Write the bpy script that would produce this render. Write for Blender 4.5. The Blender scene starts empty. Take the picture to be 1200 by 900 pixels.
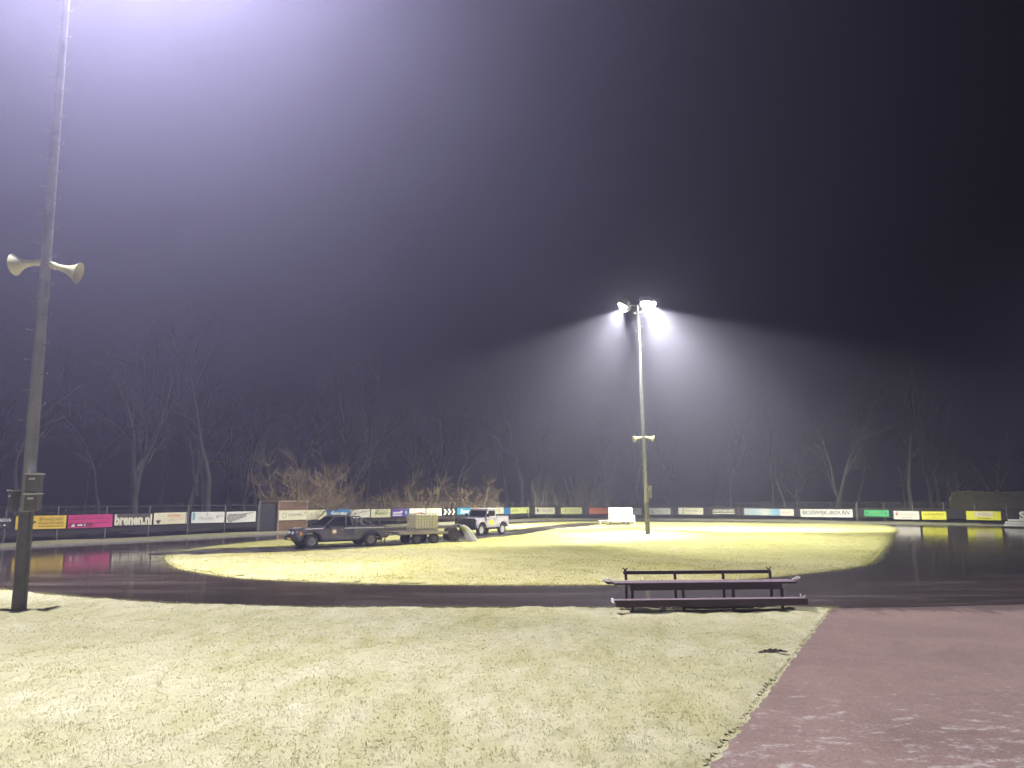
import bpy, bmesh, math, random
import numpy as np
from mathutils import Vector, Matrix
R = math.radians
scene = bpy.context.scene
col = scene.collection

# ------------------------------------------------------------------ camera
cam_data = bpy.data.cameras.new('camera')
cam_data.sensor_width = 36.0
cam_data.lens = 26.7
cam_data.clip_start = 0.05
cam_data.clip_end = 2000.0
cam = bpy.data.objects.new('camera', cam_data)
cam.location = (0, 0, 2.4)
cam.rotation_euler = (R(98.5), 0, 0)
col.objects.link(cam)
scene.camera = cam

# ------------------------------------------------------------------ world: night sky, sun well below the horizon
world = bpy.data.worlds.new('World')
scene.world = world
world.use_nodes = True
wn = world.node_tree.nodes
wl = world.node_tree.links
wn.clear()
w_out = wn.new('ShaderNodeOutputWorld')
w_bg = wn.new('ShaderNodeBackground')
w_sky = wn.new('ShaderNodeTexSky')
w_sky.sky_type = 'NISHITA'
w_sky.sun_disc = False
w_sky.sun_elevation = R(-4.0)
w_sky.sun_rotation = R(200)
w_bg.inputs['Strength'].default_value = 0.02
wl.new(w_sky.outputs['Color'], w_bg.inputs['Color'])
wl.new(w_bg.outputs['Background'], w_out.inputs['Surface'])

# ------------------------------------------------------------------ exposure and sampling
scene.view_settings.view_transform = 'Standard'
scene.view_settings.look = 'None'
scene.view_settings.gamma = 1.0
scene.view_settings.exposure = 0.62
scene.view_settings.use_curve_mapping = False
cy = scene.cycles
cy.use_denoising = True
cy.denoiser = 'OPENIMAGEDENOISE'
cy.denoising_prefilter = 'ACCURATE'
cy.max_bounces = 6
cy.diffuse_bounces = 2
cy.glossy_bounces = 3
cy.transmission_bounces = 3
cy.transparent_max_bounces = 6
cy.volume_bounces = 0
cy.caustics_reflective = False
cy.caustics_refractive = False
cy.sample_clamp_indirect = 4.0
cy.use_adaptive_sampling = True
cy.adaptive_threshold = 0.01

# ------------------------------------------------------------------ mast lamps: (watts, colour) of the floodlights in view and on the mast beside the lawn
HAZE_DENSITY = 0.0078
HAZE_ANISO = 0.72

# ================================================================== helpers
def tag(o, label=None, cat=None, group=None, kind=None):
    if label: o['label'] = label
    if cat: o['category'] = cat
    if group: o['group'] = group
    if kind: o['kind'] = kind
    return o

def empty(name, loc=(0, 0, 0), rz=0.0, label=None, cat=None, group=None):
    o = bpy.data.objects.new(name, None)
    o.empty_display_size = 0.1
    o.location = loc
    o.rotation_euler = (0, 0, rz)
    col.objects.link(o)
    return tag(o, label, cat, group)

def link_mesh(name, me, parent=None):
    o = bpy.data.objects.new(name, me)
    col.objects.link(o)
    if parent is not None: o.parent = parent
    return o

def copy_tree(o, parent=None):
    c = o.copy()
    col.objects.link(c)
    c.parent = parent
    for ch in o.children:
        copy_tree(ch, c)
    return c

class MB:
    """collects vertices and faces of one piece"""
    def __init__(s): s.v = []; s.f = []
    def quadbox(s, pts):
        i = len(s.v); s.v += [tuple(p) for p in pts]
        s.f += [(i, i+3, i+2, i+1), (i+4, i+5, i+6, i+7), (i, i+1, i+5, i+4), (i+1, i+2, i+6, i+5), (i+2, i+3, i+7, i+6), (i+3, i, i+4, i+7)]
        return s
    def box(s, x0, x1, y0, y1, z0, z1):
        return s.quadbox([(x0, y0, z0), (x1, y0, z0), (x1, y1, z0), (x0, y1, z0), (x0, y0, z1), (x1, y0, z1), (x1, y1, z1), (x0, y1, z1)])
    def tube(s, pts, rad, n=8, cap=True):
        pts = [Vector(p) for p in pts]
        if not hasattr(rad, '__len__'): rad = [rad]*len(pts)
        rings = []
        ref = None
        for k, p in enumerate(pts):
            d = (pts[min(k+1, len(pts)-1)] - pts[max(k-1, 0)]).normalized()
            if ref is None:
                ref = Vector((0, 0, 1)) if abs(d.z) < .9 else Vector((1, 0, 0))
            a = d.cross(ref).normalized(); b = d.cross(a).normalized()
            ref = a.cross(d)
            i = len(s.v)
            for q in range(n):
                t = 2*math.pi*q/n
                s.v.append(tuple(p + (a*math.cos(t) + b*math.sin(t))*rad[k]))
            rings.append(i)
        for u, w in zip(rings, rings[1:]):
            for q in range(n):
                s.f.append((u+q, u+(q+1) % n, w+(q+1) % n, w+q))
        if cap:
            s.f.append(tuple(rings[0]+q for q in range(n))[::-1])
            s.f.append(tuple(rings[-1]+q for q in range(n)))
        return s
    def lathe(s, prof, axis='z', origin=(0, 0, 0), n=16, close=False):
        o = Vector(origin); rings = []
        for r, h in prof:
            i = len(s.v)
            for q in range(n):
                t = 2*math.pi*q/n; c_, s_ = r*math.cos(t), r*math.sin(t)
                p = {'z': (c_, s_, h), 'x': (h, c_, s_), 'y': (s_, h, c_)}[axis]
                s.v.append(tuple(o+Vector(p)))
            rings.append(i)
        pairs = list(zip(rings, rings[1:]))
        if close: pairs.append((rings[-1], rings[0]))
        for u, w in pairs:
            for q in range(n): s.f.append((u+q, u+(q+1) % n, w+(q+1) % n, w+q))
        if not close:
            s.f.append(tuple(rings[0]+q for q in range(n))[::-1]); s.f.append(tuple(rings[-1]+q for q in range(n)))
        return s
    def prism(s, poly, y0, y1):
        """side outline (x, z) pushed from y0 to y1"""
        i = len(s.v); n = len(poly)
        s.v += [(x, y0, z) for x, z in poly] + [(x, y1, z) for x, z in poly]
        s.f.append(tuple(range(i, i+n))); s.f.append(tuple(range(i+2*n-1, i+n-1, -1)))
        for k in range(n): s.f.append((i+k, i+n+k, i+n+(k+1) % n, i+(k+1) % n))
        return s
    def mesh(s, name, mat=None, smooth=False, bevel=0.0, segs=2):
        me = bpy.data.meshes.new(name)
        me.from_pydata(s.v, [], s.f)
        bm = bmesh.new(); bm.from_mesh(me)
        bmesh.ops.recalc_face_normals(bm, faces=bm.faces)
        if bevel > 0:
            es = [e for e in bm.edges if len(e.link_faces) == 2 and e.calc_face_angle(0) > R(25)]
            bmesh.ops.bevel(bm, geom=es, offset=bevel, segments=segs, profile=.6, affect='EDGES', clamp_overlap=True)
        big = [f for f in bm.faces if len(f.verts) > 4]
        if big: bmesh.ops.triangulate(bm, faces=big)
        bm.to_mesh(me); bm.free()
        if smooth:
            me.polygons.foreach_set('use_smooth', [True]*len(me.polygons))
            try: me.set_sharp_from_angle(angle=R(35))
            except Exception: pass
        if mat: me.materials.append(mat)
        return me
    def build(s, name, mat, parent=None, smooth=False, bevel=0.0, segs=2):
        return link_mesh(name, s.mesh(name, mat, smooth, bevel, segs), parent)

# ------------------------------------------------------------------ materials
def new_mat(name):
    m = bpy.data.materials.new(name); m.use_nodes = True
    nt = m.node_tree; b = nt.nodes['Principled BSDF']
    return m, nt, b

def noise(nt, scale, detail=4, rough=.6, vec=None, dist=0.0):
    n = nt.nodes.new('ShaderNodeTexNoise')
    n.inputs['Scale'].default_value = scale; n.inputs['Detail'].default_value = detail
    n.inputs['Roughness'].default_value = rough; n.inputs['Distortion'].default_value = dist
    if vec is not None: nt.links.new(vec, n.inputs['Vector'])
    return n

def coords(nt, kind='Object', scale=(1, 1, 1), rot=(0, 0, 0)):
    t = nt.nodes.new('ShaderNodeTexCoord'); m = nt.nodes.new('ShaderNodeMapping')
    m.inputs['Scale'].default_value = scale; m.inputs['Rotation'].default_value = rot
    nt.links.new(t.outputs[kind], m.inputs['Vector'])
    return m.outputs['Vector']

def ramp(nt, fac, stops):
    r = nt.nodes.new('ShaderNodeValToRGB')
    e = r.color_ramp.elements
    while len(e) < len(stops): e.new(0.5)
    for el, (p, c) in zip(e, stops):
        el.position = p
        el.color = (*c, 1) if hasattr(c, '__len__') else (c, c, c, 1)
    nt.links.new(fac, r.inputs['Fac'])
    return r

def mix(nt, fac, a, b, mode='MIX'):
    m = nt.nodes.new('ShaderNodeMix'); m.data_type = 'RGBA'; m.blend_type = mode
    for k, val in (('Factor', fac), ('A', a), ('B', b)):
        i = [x for x in m.inputs if x.name == k and (x.type == 'RGBA' or (k == 'Factor' and x.type == 'VALUE'))][0]
        if hasattr(val, 'is_linked'): nt.links.new(val, i)
        elif hasattr(val, '__len__'): i.default_value = (*val, 1)
        else: i.default_value = val
    return [o for o in m.outputs if o.type == 'RGBA'][0]

def bump(nt, b, height, strength=.3, dist=.02):
    n = nt.nodes.new('ShaderNodeBump')
    n.inputs['Strength'].default_value = strength; n.inputs['Distance'].default_value = dist
    nt.links.new(height, n.inputs['Height']); nt.links.new(n.outputs['Normal'], b.inputs['Normal'])
    return n

def paint(name, c, rough=.5, metal=0.0, wear=.12, scale=3.0, coat=0.0):
    m, nt, b = new_mat(name)
    v = coords(nt)
    n1 = noise(nt, scale, 6, .65, v)
    lo = tuple(max(0, x*(1-wear*2)) for x in c); hi = tuple(min(1, x*(1+wear)) for x in c)
    r = ramp(nt, n1.outputs['Fac'], [(.3, lo), (.65, hi)])
    nt.links.new(r.outputs['Color'], b.inputs['Base Color'])
    n2 = noise(nt, scale*6, 4, .6, v)
    rr = ramp(nt, n2.outputs['Fac'], [(.3, max(.02, rough-.1)), (.7, min(1, rough+.15))])
    nt.links.new(rr.outputs['Color'], b.inputs['Roughness'])
    b.inputs['Metallic'].default_value = metal
    if coat: b.inputs['Coat Weight'].default_value = coat
    return m

def glow(name, c, strength):
    m, nt, b = new_mat(name)
    b.inputs['Base Color'].default_value = (.9, .9, .9, 1)
    b.inputs['Emission Color'].default_value = (*c, 1)
    b.inputs['Emission Strength'].default_value = strength
    return m

M = {}
M['steel'] = paint('galvanised_steel', (.34, .34, .34), .55, .15, .15, 2.0)
M['steel_dark'] = paint('dark_coated_steel', (.13, .13, .125), .5, .2, .2, 2.0)
M['horn'] = paint('cream_horn_plastic', (.68, .66, .34), .5, 0, .08, 4)
M['cabinet'] = paint('grey_cabinet', (.15, .14, .125), .55, .1, .15, 5)
M['frost_edge'] = paint('frosted_edge', (.78, .76, .74), .8, 0, .1, 20)
M['black'] = paint('black_rubber', (.02, .02, .022), .75, 0, .2, 8)
M['lamp_body'] = paint('lamp_body', (.3, .3, .3), .5, .4, .1, 4)
# ================================================================== the ground
def smooth_poly(pts, n=8, closed=True):
    out = []; L = len(pts)
    for i in range(L if closed else L-1):
        g = (lambda k: Vector(pts[k % L])) if closed else (lambda k: Vector(pts[min(max(k, 0), L-1)]))
        a, b, c, d = g(i-1), g(i), g(i+1), g(i+2)
        for k in range(n):
            t = k/n
            out.append(tuple(.5*(2*b+(c-a)*t+(2*a-5*b+4*c-d)*t*t+(-a+3*b-3*c+d)*t**3)))
    if not closed: out.append(tuple(pts[-1]))
    return out

FENCE = smooth_poly([(-34, 29), (-30, 33.6), (-25, 40.5), (-21, 46.2), (-17.3, 51.5), (-14.6, 56), (-10.8, 65.5), (-4.5, 74.5), (0.8, 82.5), (7, 86), (16, 85.8),
                     (25, 82.5), (31.8, 77), (37.2, 72.5), (43, 69.5), (50, 66), (58, 61)], 12, False)
TRACK_OUT = smooth_poly([(-23.9, 36.2), (-23, 38.7), (-20.8, 42), (-16.4, 49.4), (-13.2, 54.8), (-9, 65), (-3, 73.2), (2.2, 80.2), (7.4, 83.6), (15.6, 83.4), (24, 80.2), (30.6, 74.8),
                         (36, 70.2), (42.2, 67), (47, 62), (49, 52), (46, 39), (36, 26.5), (22, 20), (11.65, 17.85), (7.5, 17.3), (5.6, 17.22), (0, 17.22), (-3.8, 17.3), (-5.8, 17.55),
                         (-7.9, 18.0), (-10.4, 19.0), (-13.5, 20.6), (-18, 23.6), (-22.5, 28.5), (-24.2, 32.5)], 6)
ISLAND = smooth_poly([(-13.1, 29.5), (-11.7, 27), (-10.7, 25.75), (-9, 24.1), (-7.6, 23.1), (-4.8, 22.1), (-2.4, 21.66), (1.2, 21.56), (3.6, 21.77), (6.2, 22.64), (9.5, 24.9),
                      (11.8, 27), (13.3, 28.9), (15.6, 33), (19.8, 40.8), (24, 48.9), (29.5, 59.4), (32.6, 67), (31.3, 70.8), (24.3, 73.6), (12, 76.6), (3.4, 75.6), (-4.2, 62.8),
                      (-9.5, 52.5), (-12.9, 45.8), (-14.4, 41), (-15.0, 36.5), (-14.4, 32.4)], 6)
LANE = smooth_poly([(-15.6, 33.2), (-13.2, 32.7), (-9.9, 34.2), (-5.9, 38.2), (-2.3, 44), (.6, 50), (3.2, 58.6), (6.8, 66), (8.6, 71.2), (6.6, 71.6), (2.6, 64.4), (-.4, 56), (-3.8, 48.2),
                    (-8.2, 40.8), (-11.3, 37.8), (-14.4, 35.6)], 6)
WALK = [(-1.2, 1.6), (1.76, 7.25), (7.05, 17.28), (7.2, 17.55), (11.65, 18.1), (22, 20.3), (36, 26.8), (46, 39), (60, 39), (60, 1.6)]

def inside(poly, X, Y):
    r = np.zeros(X.shape, bool); n = len(poly); j = n-1
    for i in range(n):
        xi, yi = poly[i][:2]; xj, yj = poly[j][:2]
        c = ((yi > Y) != (yj > Y)) & (X < (xj-xi)*(Y-yi)/((yj-yi) if yj != yi else 1e-9)+xi)
        r ^= c; j = i
    return r

def edge_dist(poly, X, Y):
    d = np.full(X.shape, 1e9); n = len(poly)
    for i in range(n):
        a = np.array(poly[i][:2]); b = np.array(poly[(i+1) % n][:2]); ab = b-a; L = ab@ab+1e-12
        t = np.clip(((X-a[0])*ab[0]+(Y-a[1])*ab[1])/L, 0, 1)
        d = np.minimum(d, np.hypot(X-a[0]-t*ab[0], Y-a[1]-t*ab[1]))
    return d

def sheet(name, poly, z, mat, holes=()):
    """flat sheet with an outline"""
    bm = bmesh.new()
    def loop(p):
        vs = [bm.verts.new((x, y, z)) for x, y in p]
        return [bm.edges.new((vs[i], vs[(i+1) % len(vs)])) for i in range(len(vs))]
    es = loop(poly)
    for h in holes: es += loop(h)
    bmesh.ops.triangle_fill(bm, edges=es, use_beauty=True, use_dissolve=False)
    for f in bm.faces:
        if f.normal.z < 0: f.normal_flip()
    me = bpy.data.meshes.new(name); bm.to_mesh(me); bm.free(); me.materials.append(mat)
    return tag(link_mesh(name, me), kind='structure')

rng = np.random.default_rng(7)
def lump(X, Y, scales, seed):
    r = np.random.default_rng(seed); Z = np.zeros(X.shape)
    for s, a in scales:
        for k in range(5):
            th = r.uniform(0, math.pi*2); ph = r.uniform(0, 6.3); w = 2*math.pi/(s*r.uniform(.7, 1.4))
            Z += a/5*np.sin((X*math.cos(th)+Y*math.sin(th))*w+ph+1.3*np.sin((Y*math.cos(th)-X*math.sin(th))*w*.6+ph*2))
    return Z

def relief(name, poly, x0, x1, y0, y1, step, zfun, mat, avoid=None):
    xs = np.arange(x0, x1+step, step); ys = np.arange(y0, y1+step, step)
    X, Y = np.meshgrid(xs, ys)
    J = step*.3
    X = X+rng.uniform(-J, J, X.shape); Y = Y+rng.uniform(-J, J, Y.shape)
    ok = inside(poly, X, Y)
    if avoid is not None: ok &= ~inside(avoid, X, Y)
    d = edge_dist(poly, X, Y)
    Z = zfun(X, Y, d)
    ny, nx = X.shape
    idx = np.arange(nx*ny).reshape(ny, nx)
    q = np.stack([idx[:-1, :-1], idx[:-1, 1:], idx[1:, 1:], idx[1:, :-1]], -1).reshape(-1, 4)
    okf = ok.ravel()[q].all(1); q = q[okf]
    used = np.unique(q); remap = np.full(nx*ny, -1); remap[used] = np.arange(len(used))
    V = np.stack([X.ravel(), Y.ravel(), Z.ravel()], -1)[used]
    me = bpy.data.meshes.new(name)
    me.vertices.add(len(V)); me.vertices.foreach_set('co', V.ravel())
    F = remap[q]
    me.loops.add(F.size); me.loops.foreach_set('vertex_index', F.ravel())
    me.polygons.add(len(F)); me.polygons.foreach_set('loop_start', np.arange(len(F))*4); me.polygons.foreach_set('loop_total', np.full(len(F), 4))
    me.polygons.foreach_set('use_smooth', np.ones(len(F), bool))
    me.update(); me.validate()
    me.materials.append(mat)
    return tag(link_mesh(name, me), kind='structure')

# frosted grass: straw-green turf with white rime, thicker and thinner in patches
def grass_mat(name, frost_lo, frost_hi, turf, turf2, rime, fine=55, patch=.35, thin=False):
    m, nt, b = new_mat(name)
    v = coords(nt)
    n_patch = noise(nt, patch, 5, .62, v, .4)
    n_mid = noise(nt, 2.6, 6, .7, v, .5)
    n_fine = noise(nt, fine, 5, .75, v)
    vs = coords(nt, 'Object', (1.0, .28, 1), (0, 0, R(28)))
    n_str = noise(nt, 3.2, 5, .65, vs, .3)
    base = mix(nt, n_mid.outputs['Fac'], turf, turf2)
    k = nt.nodes.new('ShaderNodeMath'); k.operation = 'MULTIPLY_ADD'; k.inputs[1].default_value = .55
    nt.links.new(n_patch.outputs['Fac'], k.inputs[0]); 
    k2 = nt.nodes.new('ShaderNodeMath'); k2.operation = 'MULTIPLY'; k2.inputs[1].default_value = .45
    nt.links.new(n_str.outputs['Fac'], k2.inputs[0]); nt.links.new(k2.outputs[0], k.inputs[2])
    fr = ramp(nt, k.outputs[0], [(.36, frost_lo), (.62, frost_hi)])
    ff = ramp(nt, n_fine.outputs['Fac'], [(.34, .5), (.62, 1.0)])
    fac = mix(nt, 1.0, fr.outputs['Color'], ff.outputs['Color'], 'MULTIPLY')
    c = mix(nt, fac, base, rime)
    nt.links.new(c, b.inputs['Base Color'])
    b.inputs['Roughness'].default_value = .85
    b.inputs['Specular IOR Level'].default_value = .2
    h = mix(nt, .5, n_fine.outputs['Fac'], n_mid.outputs['Fac'])
    bump(nt, b, h, .35, .03)
    if thin:                                  # light passes through the thin blades
        t = nt.nodes.new('ShaderNodeBsdfTranslucent'); nt.links.new(c, t.inputs['Color'])
        ms = nt.nodes.new('ShaderNodeMixShader'); ms.inputs[0].default_value = .5
        out = nt.nodes['Material Output']
        nt.links.new(b.outputs[0], ms.inputs[1]); nt.links.new(t.outputs[0], ms.inputs[2]); nt.links.new(ms.outputs[0], out.inputs['Surface'])
    return m

M['lawn'] = grass_mat('frosted_lawn', .25, .85, (.40, .39, .11), (.30, .30, .09), (.74, .72, .50))
M['lawn_blade'] = grass_mat('frosted_blade', .25, .98, (.42, .43, .11), (.30, .32, .08), (.88, .86, .68), 30, .35, True)
M['field_blade'] = grass_mat('frosted_field_blade', .12, .9, (.56, .54, .09), (.42, .41, .08), (.76, .72, .46), 9, .12, True)
M['field'] = grass_mat('frosted_field', .12, .9, (.56, .53, .085), (.38, .37, .07), (.74, .70, .42), 7, .12)
M['verge'] = grass_mat('frosted_verge', .15, .75, (.36, .35, .13), (.24, .24, .09), (.62, .60, .44), 14, .3)

def litter_mat():
    m, nt, b = new_mat('leaf_litter')
    v = coords(nt)
    a = noise(nt, 9, 8, .8, v, .6); p = noise(nt, .5, 4, .6, v)
    r = ramp(nt, a.outputs['Fac'], [(.3, (.035, .026, .02)), (.5, (.10, .07, .05)), (.72, (.20, .15, .095))])
    c = mix(nt, ramp(nt, p.outputs['Fac'], [(.45, 0.), (.65, .7)]).outputs['Color'], r.outputs['Color'], (.13, .12, .05))
    nt.links.new(c, b.inputs['Base Color']); b.inputs['Roughness'].default_value = .95
    bump(nt, b, a.outputs['Fac'], .9, .12)
    return m
M['litter'] = litter_mat()

def ice_mat():
    """asphalt under a skin of wet ice, with dull scraped streaks"""
    m, nt, b = new_mat('wet_ice_track')
    v = coords(nt)
    vs = coords(nt, 'Object', (.16, 1.3, 1), (0, 0, R(-3)))
    st = noise(nt, 1.1, 7, .7, vs, .5); big = noise(nt, .22, 5, .6, v, .6); fi = noise(nt, 60, 4, .7, v)
    c = ramp(nt, big.outputs['Fac'], [(.3, (.040, .029, .019)), (.7, (.074, .054, .036))])
    pale = ramp(nt, st.outputs['Fac'], [(.50, 0.), (.76, .3)])
    cc = mix(nt, pale.outputs['Color'], c.outputs['Color'], (.42, .39, .38))
    nt.links.new(cc, b.inputs['Base Color'])
    rr = ramp(nt, st.outputs['Fac'], [(.4, .055), (.62, .11), (.82, .35)])
    nt.links.new(rr.outputs['Color'], b.inputs['Roughness'])
    b.inputs['IOR'].default_value = 1.31
    bump(nt, b, fi.outputs['Fac'], .06, .004)
    return m
M['ice'] = ice_mat()

def wet_lane_mat():
    m, nt, b = new_mat('wet_lane')
    v = coords(nt)
    a = noise(nt, .6, 7, .7, v, .8); f = noise(nt, 40, 4, .7, v)
    c = ramp(nt, a.outputs['Fac'], [(.35, (.035, .030, .03)), (.55, (.07, .06, .058)), (.72, (.34, .33, .29))])
    nt.links.new(c.outputs['Color'], b.inputs['Base Color'])
    rr = ramp(nt, a.outputs['Fac'], [(.4, .22), (.7, .7)]); nt.links.new(rr.outputs['Color'], b.inputs['Roughness'])
    bump(nt, b, f.outputs['Fac'], .2, .02)
    return m
M['lane'] = wet_lane_mat()

def walk_mat():
    """reddish asphalt with aggregate, damp stains and a sprinkle of rime"""
    m, nt, b = new_mat('red_asphalt')
    v = coords(nt)
    ag = noise(nt, 28, 8, .85, v); stn = noise(nt, .45, 6, .65, v, .8); mid = noise(nt, 5, 6, .7, v)
    c0 = ramp(nt, ag.outputs['Fac'], [(.3, (.15, .101, .078)), (.55, (.31, .22, .168)), (.75, (.50, .395, .32))])
    dk = ramp(nt, stn.outputs['Fac'], [(.3, .8), (.6, 1.05)])
    c1 = mix(nt, 1.0, c0.outputs['Color'], dk.outputs['Color'], 'MULTIPLY')
    vs = coords(nt, 'Object', (1.0, 1.8, 1), (0, 0, R(12)))
    sp = noise(nt, 2.6, 9, .78, vs, .3)
    vv = nt.nodes.new('ShaderNodeSeparateXYZ'); nt.links.new(v, vv.inputs[0])
    near = nt.nodes.new('ShaderNodeMapRange'); near.inputs['From Min'].default_value = 6.5; near.inputs['From Max'].default_value = 11.5
    near.inputs['To Min'].default_value = .12; near.inputs['To Max'].default_value = 0.0
    nt.links.new(vv.outputs['Y'], near.inputs['Value'])
    add = nt.nodes.new('ShaderNodeMath'); add.operation = 'ADD'
    nt.links.new(sp.outputs['Fac'], add.inputs[0]); nt.links.new(near.outputs[0], add.inputs[1])
    fr = ramp(nt, add.outputs[0], [(.615, 0.), (.69, .95)])
    fx = mix(nt, 1.0, fr.outputs['Color'], ramp(nt, ag.outputs['Fac'], [(.4, .2), (.6, 1.)]).outputs['Color'], 'MULTIPLY')
    wet = nt.nodes.new('ShaderNodeMapRange'); wet.inputs['From Min'].default_value = 15.2; wet.inputs['From Max'].default_value = 18.4
    nt.links.new(vv.outputs['Y'], wet.inputs['Value'])            # water creeping off the ice
    ws = noise(nt, 2.2, 6, .7, coords(nt, 'Object', (1.6, .35, 1), (0, 0, R(-14))), .4)
    wa = nt.nodes.new('ShaderNodeMath'); wa.operation = 'MULTIPLY_ADD'; wa.inputs[1].default_value = .8
    nt.links.new(wet.outputs[0], wa.inputs[0]); nt.links.new(ws.outputs['Fac'], wa.inputs[2])
    wf = ramp(nt, wa.outputs[0], [(.82, 0.), (1.0, .8)])
    c1 = mix(nt, wf.outputs['Color'], c1, (.075, .055, .045))
    c2 = mix(nt, fx, c1, (.62, .58, .5))
    nt.links.new(c2, b.inputs['Base Color'])
    rr = ramp(nt, mid.outputs['Fac'], [(.3, .5), (.7, .8)]); nt.links.new(rr.outputs['Color'], b.inputs['Roughness'])
    bump(nt, b, ag.outputs['Fac'], .5, .012)
    return m
M['walk'] = walk_mat()

# one big sheet of turf under everything, the track and paths as sheets on it, lawns in relief
sheet('ground', [(-400, -200), (400, -200), (400, 600), (-400, 600)], -.02, M['verge'])
sheet('ice_track', TRACK_OUT, 0.0, M['ice'])
_rj = random.Random(12)
_edge = []
for k in range(260):                                  # frayed edge where turf creeps over the asphalt
    t = k/259; q = _rj.uniform(-.02, .03)+.012*math.sin(k*.7)
    _edge.append((-1.2+8.25*t+q*.88, 1.6+15.68*t-q*.47))
WALK = _edge+WALK[3:]
sheet('asphalt_path', WALK, -.008, M['walk'])
LAWN = [(-32, 1.4), (-1.1, 1.4), (1.76, 7.25), (7.05, 17.28)] + [p for p in TRACK_OUT if p[0] < 7.2 and p[0] > -24.3 and p[1] < 32.6 and p[1] > 17][0:] + [(-32, 32)]
def order_lawn():
    edge = sorted([p for p in TRACK_OUT if -24.4 < p[0] < 7.1 and p[1] < 33], key=lambda p: -p[0])
    return [(-32, 1.4), (-1.1, 1.4), (1.76, 7.25), (7.05, 17.24)] + edge + [(-32, 33)]
LAWN = order_lawn()
def lawn_z(X, Y, d):
    up = np.clip(d/.25, 0, 1)
    return -.009 + up*(.05 + lump(X, Y, [(3.0, .03), (.9, .030), (.33, .024), (.16, .012)], 3))
relief('lawn', LAWN, -17, 7.3, 4.6, 22.5, .065, lawn_z, M['lawn'])
def field_z(X, Y, d):
    up = np.clip(d/.5, 0, 1)
    return .0 + up*(.05 + lump(X, Y, [(9, .03), (2.5, .02), (.8, .014)], 5))
relief('infield', ISLAND, -15.5, 33.5, 21, 77.5, .25, field_z, M['field'], LANE)
sheet('infield_base', ISLAND, .005, M['field'])
sheet('service_lane', LANE, .012, M['lane'])
sheet('lawn_base', [(-32, 1.4), (-.9, 1.4), (1.98, 7.13), (7.27, 17.12)]+LAWN[4:], -.013, M['lawn'])

# woodland floor: a low bank of leaf litter outside the fence
def bank():
    v = []; f = []; rows = [(.15, -.01), (.7, .1), (2, .35), (6, .6), (18, .7), (60, .9), (160, 1.0)]
    n = len(FENCE)
    for i, p in enumerate(FENCE):
        a = Vector(FENCE[max(i-1, 0)]); b = Vector(FENCE[min(i+1, n-1)]); t = (b-a).normalized(); o = Vector((-t.y, t.x))
        # far rows fan out from the middle of the rink so that they never cross
        c = (Vector(p)-Vector((6, 40))).normalized()
        for k, (d, z) in enumerate(rows):
            q = Vector(p)+(o if k < 3 else c)*d
            jz = 0 if k == 0 else .12*math.sin(i*.9+k*2.1)*min(1, d/2)
            v.append((q.x, q.y, z+jz))
    m_ = len(rows)
    for i in range(n-1):
        for k in range(m_-1):
            a = i*m_+k; f.append((a, a+1, a+m_+1, a+m_))
    mb = MB(); mb.v = v; mb.f = f
    me = mb.mesh('woodland_floor', M['litter'], True)
    o = link_mesh('woodland_floor', me)
    if me.polygons[0].normal.z < 0: me.flip_normals()
    return tag(o, kind='structure')
bank()
# ================================================================== lamp masts
def horn(parent, z, a, tilt, s=1.0):
    """re-entrant loudspeaker: flared bell, throat and bracket"""
    e = MB()
    prof = [(.065, .10), (.072, .30), (.085, .42), (.11, .53), (.17, .65), (.235, .73), (.262, .76)]
    inner = [(r-.012, h) for r, h in prof[::-1]]
    e.lathe([(r*s, h*s) for r, h in prof+inner], 'x', n=20, close=True)
    o = e.build('horn_loudspeaker', M['horn'], parent, True)
    o.location = (0, 0, z); o.rotation_euler = (0, tilt, a)
    d = MB().lathe([(.001, .05*s), (.075*s, .06*s), (.085*s, .12*s), (.085*s, .24*s), (.05*s, .27*s)], 'x', n=14).build('driver', M['horn'], o, True)
    MB().tube([(-.05*s, 0, 0), (.12*s, 0, -.0)], .02, 8).build('bracket', M['steel'], o)
    return o

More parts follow.
